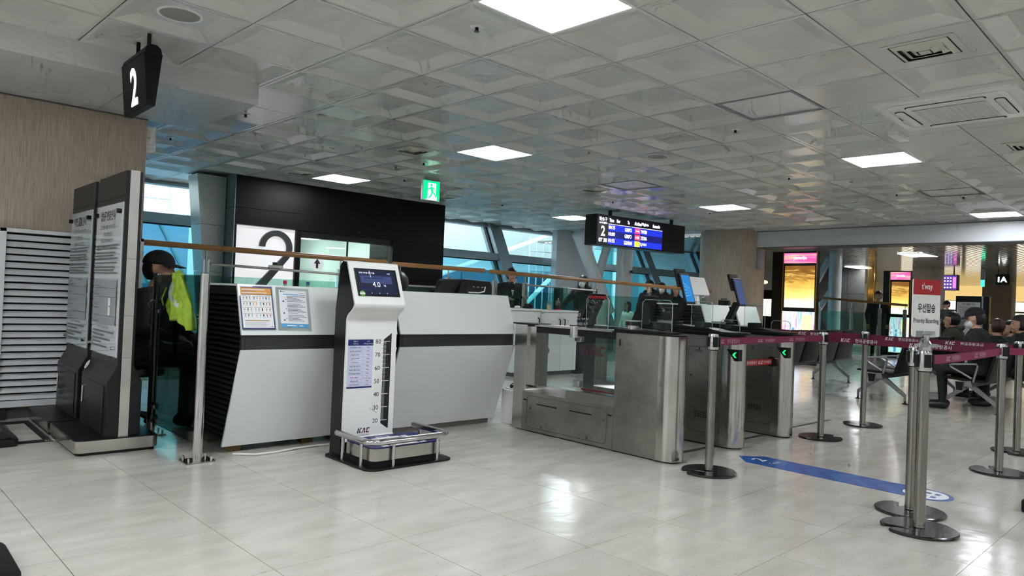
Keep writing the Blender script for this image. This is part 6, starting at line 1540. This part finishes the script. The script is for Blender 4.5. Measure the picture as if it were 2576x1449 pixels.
def person(label, loc, rz, pose, height, top, bottom, hair=HAIRB, hat=None, mask=False, longhair=False, hood=False, bulk=1.0, head_yaw=0.0, head_pitch=0.0, arm_l=None, arm_r=None, lean=0.0, shirt=False, group='people in the waiting hall', glasses=False, bag=None):
    s = height / 1.70
    t = thing('person', label, 'person', (loc[0], loc[1], loc[2] if len(loc) > 2 else 0.0), rz, group)
    J = []      # capsules: p0, p1, r0, r1, tag
    sit = pose == 'sit'
    hz = .50 if sit else .93; sh = hz + .47
    lx = lean
    def tor(z, x=0.0): f = (z - hz) / .47; return (x + lx * f, 0, z)
    # torso
    for k, (z, r, wy_) in enumerate(((hz, .105, .075), (hz + .12, .10, .07), (hz + .24, .105, .075), (hz + .36, .108, .09))):
        p = tor(z); J.append(((p[0], -wy_, p[2]), (p[0], wy_, p[2]), r * bulk, r * bulk, 'top' if k else 'bot'))
    J.append((tor(hz + .05), tor(hz + .38), .115 * bulk, .12 * bulk, 'top'))
    S = tor(sh - .02)
    J.append(((S[0], -.155, S[2] - .01), (S[0], .155, S[2] - .01), .058 * bulk, .058 * bulk, 'top'))
    J.append((S, (S[0] + .015, 0, sh + .075), .062, .05, 'skin'))
    # head
    hc = Vector((S[0] + .03, 0, sh + .165))
    R = Matrix.Translation(hc) @ Matrix.Rotation(head_yaw, 4, 'Z') @ Matrix.Rotation(head_pitch, 4, 'Y')
    def hp(x, y, z): return tuple(R @ Vector((x, y, z)))
    J.append((hp(-.015, 0, .025), hp(.012, 0, .02), .092, .082, 'skin')); J.append((hp(.01, 0, -.02), hp(.03, 0, -.065), .075, .05, 'skin')); J.append((hp(.045, -.02, -.045), hp(.045, .02, -.045), .042, .042, 'skin'))
    J.append((hp(.088, 0, .012), hp(.103, 0, -.022), .010, .015, 'skin')); J.append((hp(.07, 0, -.09), hp(.055, 0, -.085), .024, .03, 'skin'))
    for y in (-1, 1): J.append((hp(.0, y * .082, .012), hp(-.004, y * .086, -.025), .016, .010, 'skin')); J.append((hp(.078, y * .012, .028), hp(.07, y * .05, .03), .016, .014, 'skin'))
    # arms
    def arm(y, tgt):
        a = Vector((S[0], y * .185, S[2] - .02))
        if tgt is None: tgt = ((S[0] + .03, y * .25, sh - .30), (S[0] + .12, y * .22, sh - .53)) if not sit else ((S[0] + .02, y * .24, sh - .27), (S[0] + .22, y * .13, sh - .33))
        e, w_ = Vector(tgt[0]), Vector(tgt[1])
        J.append((tuple(a), tuple(e), .062 * bulk, .05 * bulk, 'top')); J.append((tuple(e), tuple(w_), .05 * bulk, .036 * bulk, 'top'))
        d = (w_ - e).normalized(); side = d.cross(Vector((0, 0, 1))); side = side.normalized() if side.length > .01 else Vector((0, 1, 0)); dn = side.cross(d)
        palm = w_ + d * .055; J.append((tuple(w_ + d * .02), tuple(palm), .027, .03, 'skin'))
        for k in range(4):
            q = palm + side * (.012 * (k - 1.5) * 1.35) + d * .02; ln = (.034, .042, .039, .030)[k]
            m_ = q + d * ln + dn * -.008; J.append((tuple(q), tuple(m_), .0095, .009, 'skin')); J.append((tuple(m_), tuple(m_ + d * ln * .5 - dn * .02), .009, .008, 'skin'))
        th = w_ + d * .035 + side * (.028 * (1 if y < 0 else -1)); J.append((tuple(th), tuple(th + d * .035 + side * (.014 * (1 if y < 0 else -1))), .0115, .0095, 'skin'))
    arm(1, arm_l); arm(-1, arm_r)
    # legs
    for y in (-1, 1):
        h = (0, y * .09, hz)
        if sit:
            k, an = (.42, y * .11, .49), (.40, y * .11, .095)
        else: k, an = (.02, y * .095, .50), (-.01, y * .10, .095)
        J.append((h, k, .088, .062, 'bot')); J.append((k, an, .06, .042, 'bot'))
        J.append(((an[0] - .03, an[1], .05), (an[0] + .15, an[1] + y * .02, .038), .047, .037, 'shoe'))
    mb = MB()
    for p0, p1, r0, r1, _ in J: cap_mesh(mb, p0, p1, r0, r1)
    mb.v = [tuple(c * s for c in v) for v in mb.v]
    tmp = bpy.data.objects.new('tmp', mb.mesh('tmp', [], 0)); COL.objects.link(tmp)
    m = tmp.modifiers.new('r', 'REMESH'); m.mode = 'VOXEL'; m.voxel_size = .0115; m.use_smooth_shade = True
    m2 = tmp.modifiers.new('s', 'SMOOTH'); m2.factor = .5; m2.iterations = 5
    PEOPLE.append((t, tmp, J, s, [top, bottom, SKIN, SHOE]))
    # hair, hat, face pieces (scaled by the same factor)
    def add(name, mbx, mat, lab_=None):
        mbx.v = [tuple(c * s for c in v) for v in mbx.v]; return mbx.build(name, mat, t, 60, local=True, label=lab_)
    def shell(rx, ry, rz_, off, keep):
        mbx = MB(); mbx.ell((0, 0, 0), (rx, ry, rz_), 28, 18); nv = []
        for v in mbx.v:
            x, y, z = v[0] + off[0], v[1] + off[1], v[2] + off[2]
            if not keep(x, y, z): x, y, z = x * .45 - .02, y * .6, max(-.06, z * .6)
            nv.append(hp(x, y, z))
        mbx.v = nv; return mbx
    if hat != 'cap': add('hair', shell(.112, .099, .122, (-.014, 0, .022), lambda x, y, z: not (x > .028 and z < .062) and z > -.075), hair)
    if hat == 'cap' and not longhair: add('hair', shell(.108, .095, .11, (-.016, 0, .01), lambda x, y, z: x < .0 and z > -.075), hair)
    if longhair:
        mbx = MB()
        for y in (-1, 1): cap_mesh(mbx, hp(-.01, y * .075, .03), hp(.01, y * .085, -.26), .034, .03)
        cap_mesh(mbx, hp(-.05, 0, .02), hp(-.07, 0, -.27), .075, .07); add('long_hair', mbx, hair)
    if hat == 'cap':
        mbx = shell(.114, .101, .10, (-.012, 0, .045), lambda x, y, z: z > .028)
        add('cap_crown', mbx, COATK); mbx = MB(); n = 12
        vs = [hp(.085 + .0 * k, 0, .05) for k in range(0)]
        top_, bot_ = [], []
        for i in range(n + 1):
            a = -1.05 + 2.1 * i / n
            for rr, lst in ((.095, top_), (.19, bot_)): lst.append(((rr * math.cos(a) * (1 if rr < .1 else 1.0)) + (.0 if rr < .1 else -.005), rr * math.sin(a) * (.95 if rr < .1 else .62), .045 if rr < .1 else .02))
        V = [hp(*p) for p in top_] + [hp(*p) for p in bot_] + [hp(p[0], p[1], p[2] - .006) for p in top_] + [hp(p[0], p[1], p[2] - .006) for p in bot_]
        m0 = n + 1; F = []
        for i in range(n): F += [(i, i + 1, m0 + i + 1, m0 + i), (2 * m0 + i, 3 * m0 + i, 3 * m0 + i + 1, 2 * m0 + i + 1), (m0 + i, m0 + i + 1, 3 * m0 + i + 1, 3 * m0 + i), (i, 2 * m0 + i, 2 * m0 + i + 1, i + 1)]
        F += [(0, m0, 3 * m0, 2 * m0), (n, 2 * m0 + n, 3 * m0 + n, m0 + n)]
        mbx._a(V, F); add('cap_brim', mbx, COATK)
        add('hair', shell(.106, .094, .105, (-.02, 0, .0), lambda x, y, z: x < -.01 and z > -.085), hair)
    if hat == 'beanie': add('beanie', shell(.118, .106, .105, (-.012, 0, .05), lambda x, y, z: z > .03), COATK)
    for y in (-1, 1):
        mbx = MB(); mbx.ell((0, 0, 0), (.008, .013, .007), 10, 6); mbx.v = [hp(v[0] + .0805, v[1] + y * .034, v[2] + .012) for v in mbx.v]; add('eye', mbx, EYE)
        mbx = MB(); cap_mesh(mbx, hp(.088, y * .018, .036), hp(.080, y * .052, .036), .0045, .003, 8); add('eyebrow', mbx, hair)
    if mask:
        mbx = MB(); mbx.ell((0, 0, 0), (.05, .066, .056), 20, 12); mbx.v = [hp(v[0] + .058 + .012 * max(0, 1 - abs(v[1]) * 22), v[1], v[2] - .05) for v in mbx.v]; add('face_mask', mbx, MASKW)
        for y in (-1, 1): mbx = MB(); mbx.tube([hp(.07, y * .062, -.03), hp(.03, y * .085, -.012), hp(-.002, y * .094, .0)], .0022, 6); add('mask_strap', mbx, MASKW)
    else:
        mbx = MB(); cap_mesh(mbx, hp(.083, -.017, -.056), hp(.083, .017, -.056), .0065, .0065, 8); add('mouth', mbx, LIPS)
    if glasses:
        for y in (-1, 1): mbx = MB(); mbx.tube([hp(.098, y * .035 + .022 * math.cos(a), .012 + .017 * math.sin(a)) for a in [2 * PI * k / 14 for k in range(14)]], .0022, 6, True); add('glasses_rim', mbx, BLACK)
        mbx = MB(); mbx.tube([hp(.099, -.014, .014), hp(.101, .014, .014)], .002, 6); add('glasses_bridge', mbx, BLACK)
    if hood:
        mbx = MB(); pts = []
        for k in range(13): a = -2.4 + 4.8 * k / 12; pts.append((S[0] - .02 - .085 * math.cos(a), .125 * math.sin(a), sh + .03 + .03 * math.cos(a)))
        mbx.tube(pts, [.03] + [.048] * 11 + [.03], 12); add('hood', mbx, top)
    if shirt:
        mbx = MB(); mbx._a([(S[0] + .152 * bulk, 0, sh - .20), (S[0] + .088, -.055, sh + .02), (S[0] + .03, -.06, sh + .05), (S[0] + .03, .06, sh + .05), (S[0] + .088, .055, sh + .02), (S[0] + .095, 0, sh - .20)], [(0, 1, 4), (1, 2, 3, 4), (5, 4, 1), (0, 4, 5), (0, 5, 1), (2, 5, 3)])
        add('shirt_collar', mbx, SHIRT)
    return t
F_CAM = lambda x, y: math.atan2(-y, -x)
person('person in a black cap sitting behind the glass gate at the left', (1.76, 6.30, 0), -.75, 'sit', 1.86, COATN, TROUS, hat='cap', bulk=1.05, lean=.10, group='staff behind the counters')
person('dark-haired person sitting low behind the right counter, only the hair showing', (4.0, 5.86, 0), 1.5, 'sit', 1.80, COATK, TROUS, lean=.10, head_pitch=.25, group='staff behind the counters')
person('man in dark suit and white collar standing behind the handrail', (8.52, 9.2, 0), F_CAM(8.52, 9.2) + .25, 'stand', 1.66, SUIT, TROUS, shirt=True, bulk=1.2, glasses=True, arm_r=((.06, -.27, 1.12), (.27, -.12, 1.14)))
person('woman in a dark hooded coat and white mask leaning over the cabinet side', (10.2, 9.0, 0), F_CAM(10.2, 9.0) - .3, 'stand', 1.62, COATK, TROUS, mask=True, hood=True, bulk=1.15, longhair=True, arm_r=((.15, -.30, 1.14), (.34, -.42, .98)))
person('child in a cream jacket with long dark hair behind the glass screens', (11.15, 8.66, 0), F_CAM(11.15, 8.66) - .9, 'stand', 1.16, COATW, TROUS, longhair=True)
person('tall passenger in dark coat behind the long handrail, beside a masked woman', (12.30, 9.0, 0), F_CAM(12.3, 9) - .5, 'stand', 1.63, COATN, TROUS, hood=True, bulk=1.1)
person('woman with white mask and fur hood behind the long handrail', (12.78, 9.05, 0), F_CAM(12.6, 9) + .1, 'stand', 1.60, COATO, TROUS, mask=True, hood=True, bulk=1.15, longhair=True)
person('dark-haired man in olive parka sitting left of the masked woman in the cap', (11.75, 3.21, 0), 1.9, 'sit', 1.60, COATO, TROUS, hood=True, bulk=1.35, lean=.02, group='seated passengers')
person('woman with black cap and white mask sitting at the near end of the seat row', (10.02, 2.44, 0), 1.80, 'sit', 1.66, COATK, TROUS, hat='cap', mask=True, bulk=1.22, lean=.06, head_pitch=.22, longhair=False, group='seated passengers')
person('brown-haired passenger sitting behind the woman in the cap', (11.40, 2.60, 0), 1.2, 'sit', 1.50, COATN, TROUS, hair=HAIRBR, bulk=1.15, group='seated passengers')
person('dark-haired passenger sitting far behind in the right seat row', (12.2, 2.62, 0), 2.2, 'sit', 1.48, COATK, TROUS, bulk=1.1, group='seated passengers')
person('man in black padded jacket sitting at the right edge of the frame', (10.85, 2.22, 0), 1.95, 'sit', 1.58, COATK, TROUS, hood=True, bulk=1.25, group='seated passengers')
person('man standing far behind the balustrade between the advertising displays', (19.2, 6.98, 0), F_CAM(20, 7.3), 'stand', 1.70, COATK, TROUS, group='people in the far hall')
person('person in a dark beanie standing far behind the priority sign', (24.0, 7.25, 0), F_CAM(24, 7.2) + .4, 'stand', 1.62, COATK, TROUS, hat='beanie', group='people in the far hall')
person('person in a dark cap standing far left of the notice board', (24.6, 6.95, 0), F_CAM(24, 7) - .6, 'stand', 1.60, COATG, TROUS, hat='cap', group='people in the far hall')
person('passenger in a black hood half hidden behind the bright blue scanner', (13.2, 9.0, 0), F_CAM(13.2, 9) + .5, 'stand', 1.55, COATK, TROUS, hood=True, bulk=1.15, longhair=True)
def finish_people():
    dg = bpy.context.evaluated_depsgraph_get()
    for t, tmp, J, s, mats in PEOPLE:
        me = bpy.data.meshes.new_from_object(tmp.evaluated_get(dg)); me.name = 'body'
        me.materials.clear()
        for m in mats: me.materials.append(m)
        n = len(me.polygons); c = np.empty(n * 3); me.polygons.foreach_get('center', c); c = c.reshape(-1, 3)
        best = np.full(n, 1e9); idx = np.zeros(n, int); tagi = {'top': 0, 'bot': 1, 'skin': 2, 'shoe': 3}
        for p0, p1, r0, r1, tg in J:
            a, b = np.array(p0) * s, np.array(p1) * s; d = b - a; L2 = max(1e-9, d @ d)
            u = np.clip(((c - a) @ d) / L2, 0, 1); dist = np.linalg.norm(c - (a + u[:, None] * d), axis=1) - (r0 + (r1 - r0) * u) * s
            k = dist < best; best[k] = dist[k]; idx[k] = tagi[tg]
        me.polygons.foreach_set('material_index', idx.astype(np.int32)); me.polygons.foreach_set('use_smooth', [True] * n); me.update()
        o = bpy.data.objects.new('body', me); COL.objects.link(o); o.parent = t
    for _, tmp, _, _, _ in PEOPLE:
        m = tmp.data; bpy.data.objects.remove(tmp); bpy.data.meshes.remove(m)
finish_people()
# chairs that carry the seated staff
def staff_stool(x, y, z, lab, r=.24):
    t = thing('staff_chair', lab, 'chair', (x, y, 0), 0, 'staff chairs')
    MB().lathe([(.19, z - .06), (.2, z - .04), (.19, z - .0), (.05, z)], (x, y, 0), 24).build('seat', BLACK, t); MB().cyl((x, y, .08), (x, y, z - .05), .025).build('column', CHROME, t)
    for k in range(5):
        a = 2 * PI * k / 5; MB().cyl((x, y, .08), (x + r * math.cos(a), y + r * math.sin(a), .045), .016, seg=8).build('leg', BLACK, t); MB().ell((x + r * math.cos(a), y + r * math.sin(a), .025), (.025, .02, .025), 10, 8).build('castor', BLACKM, t)
staff_stool(1.76, 6.30, .44, 'black staff chair under the person in the cap', .14); staff_stool(4.0, 5.86, .42, 'black staff chair behind the right counter')
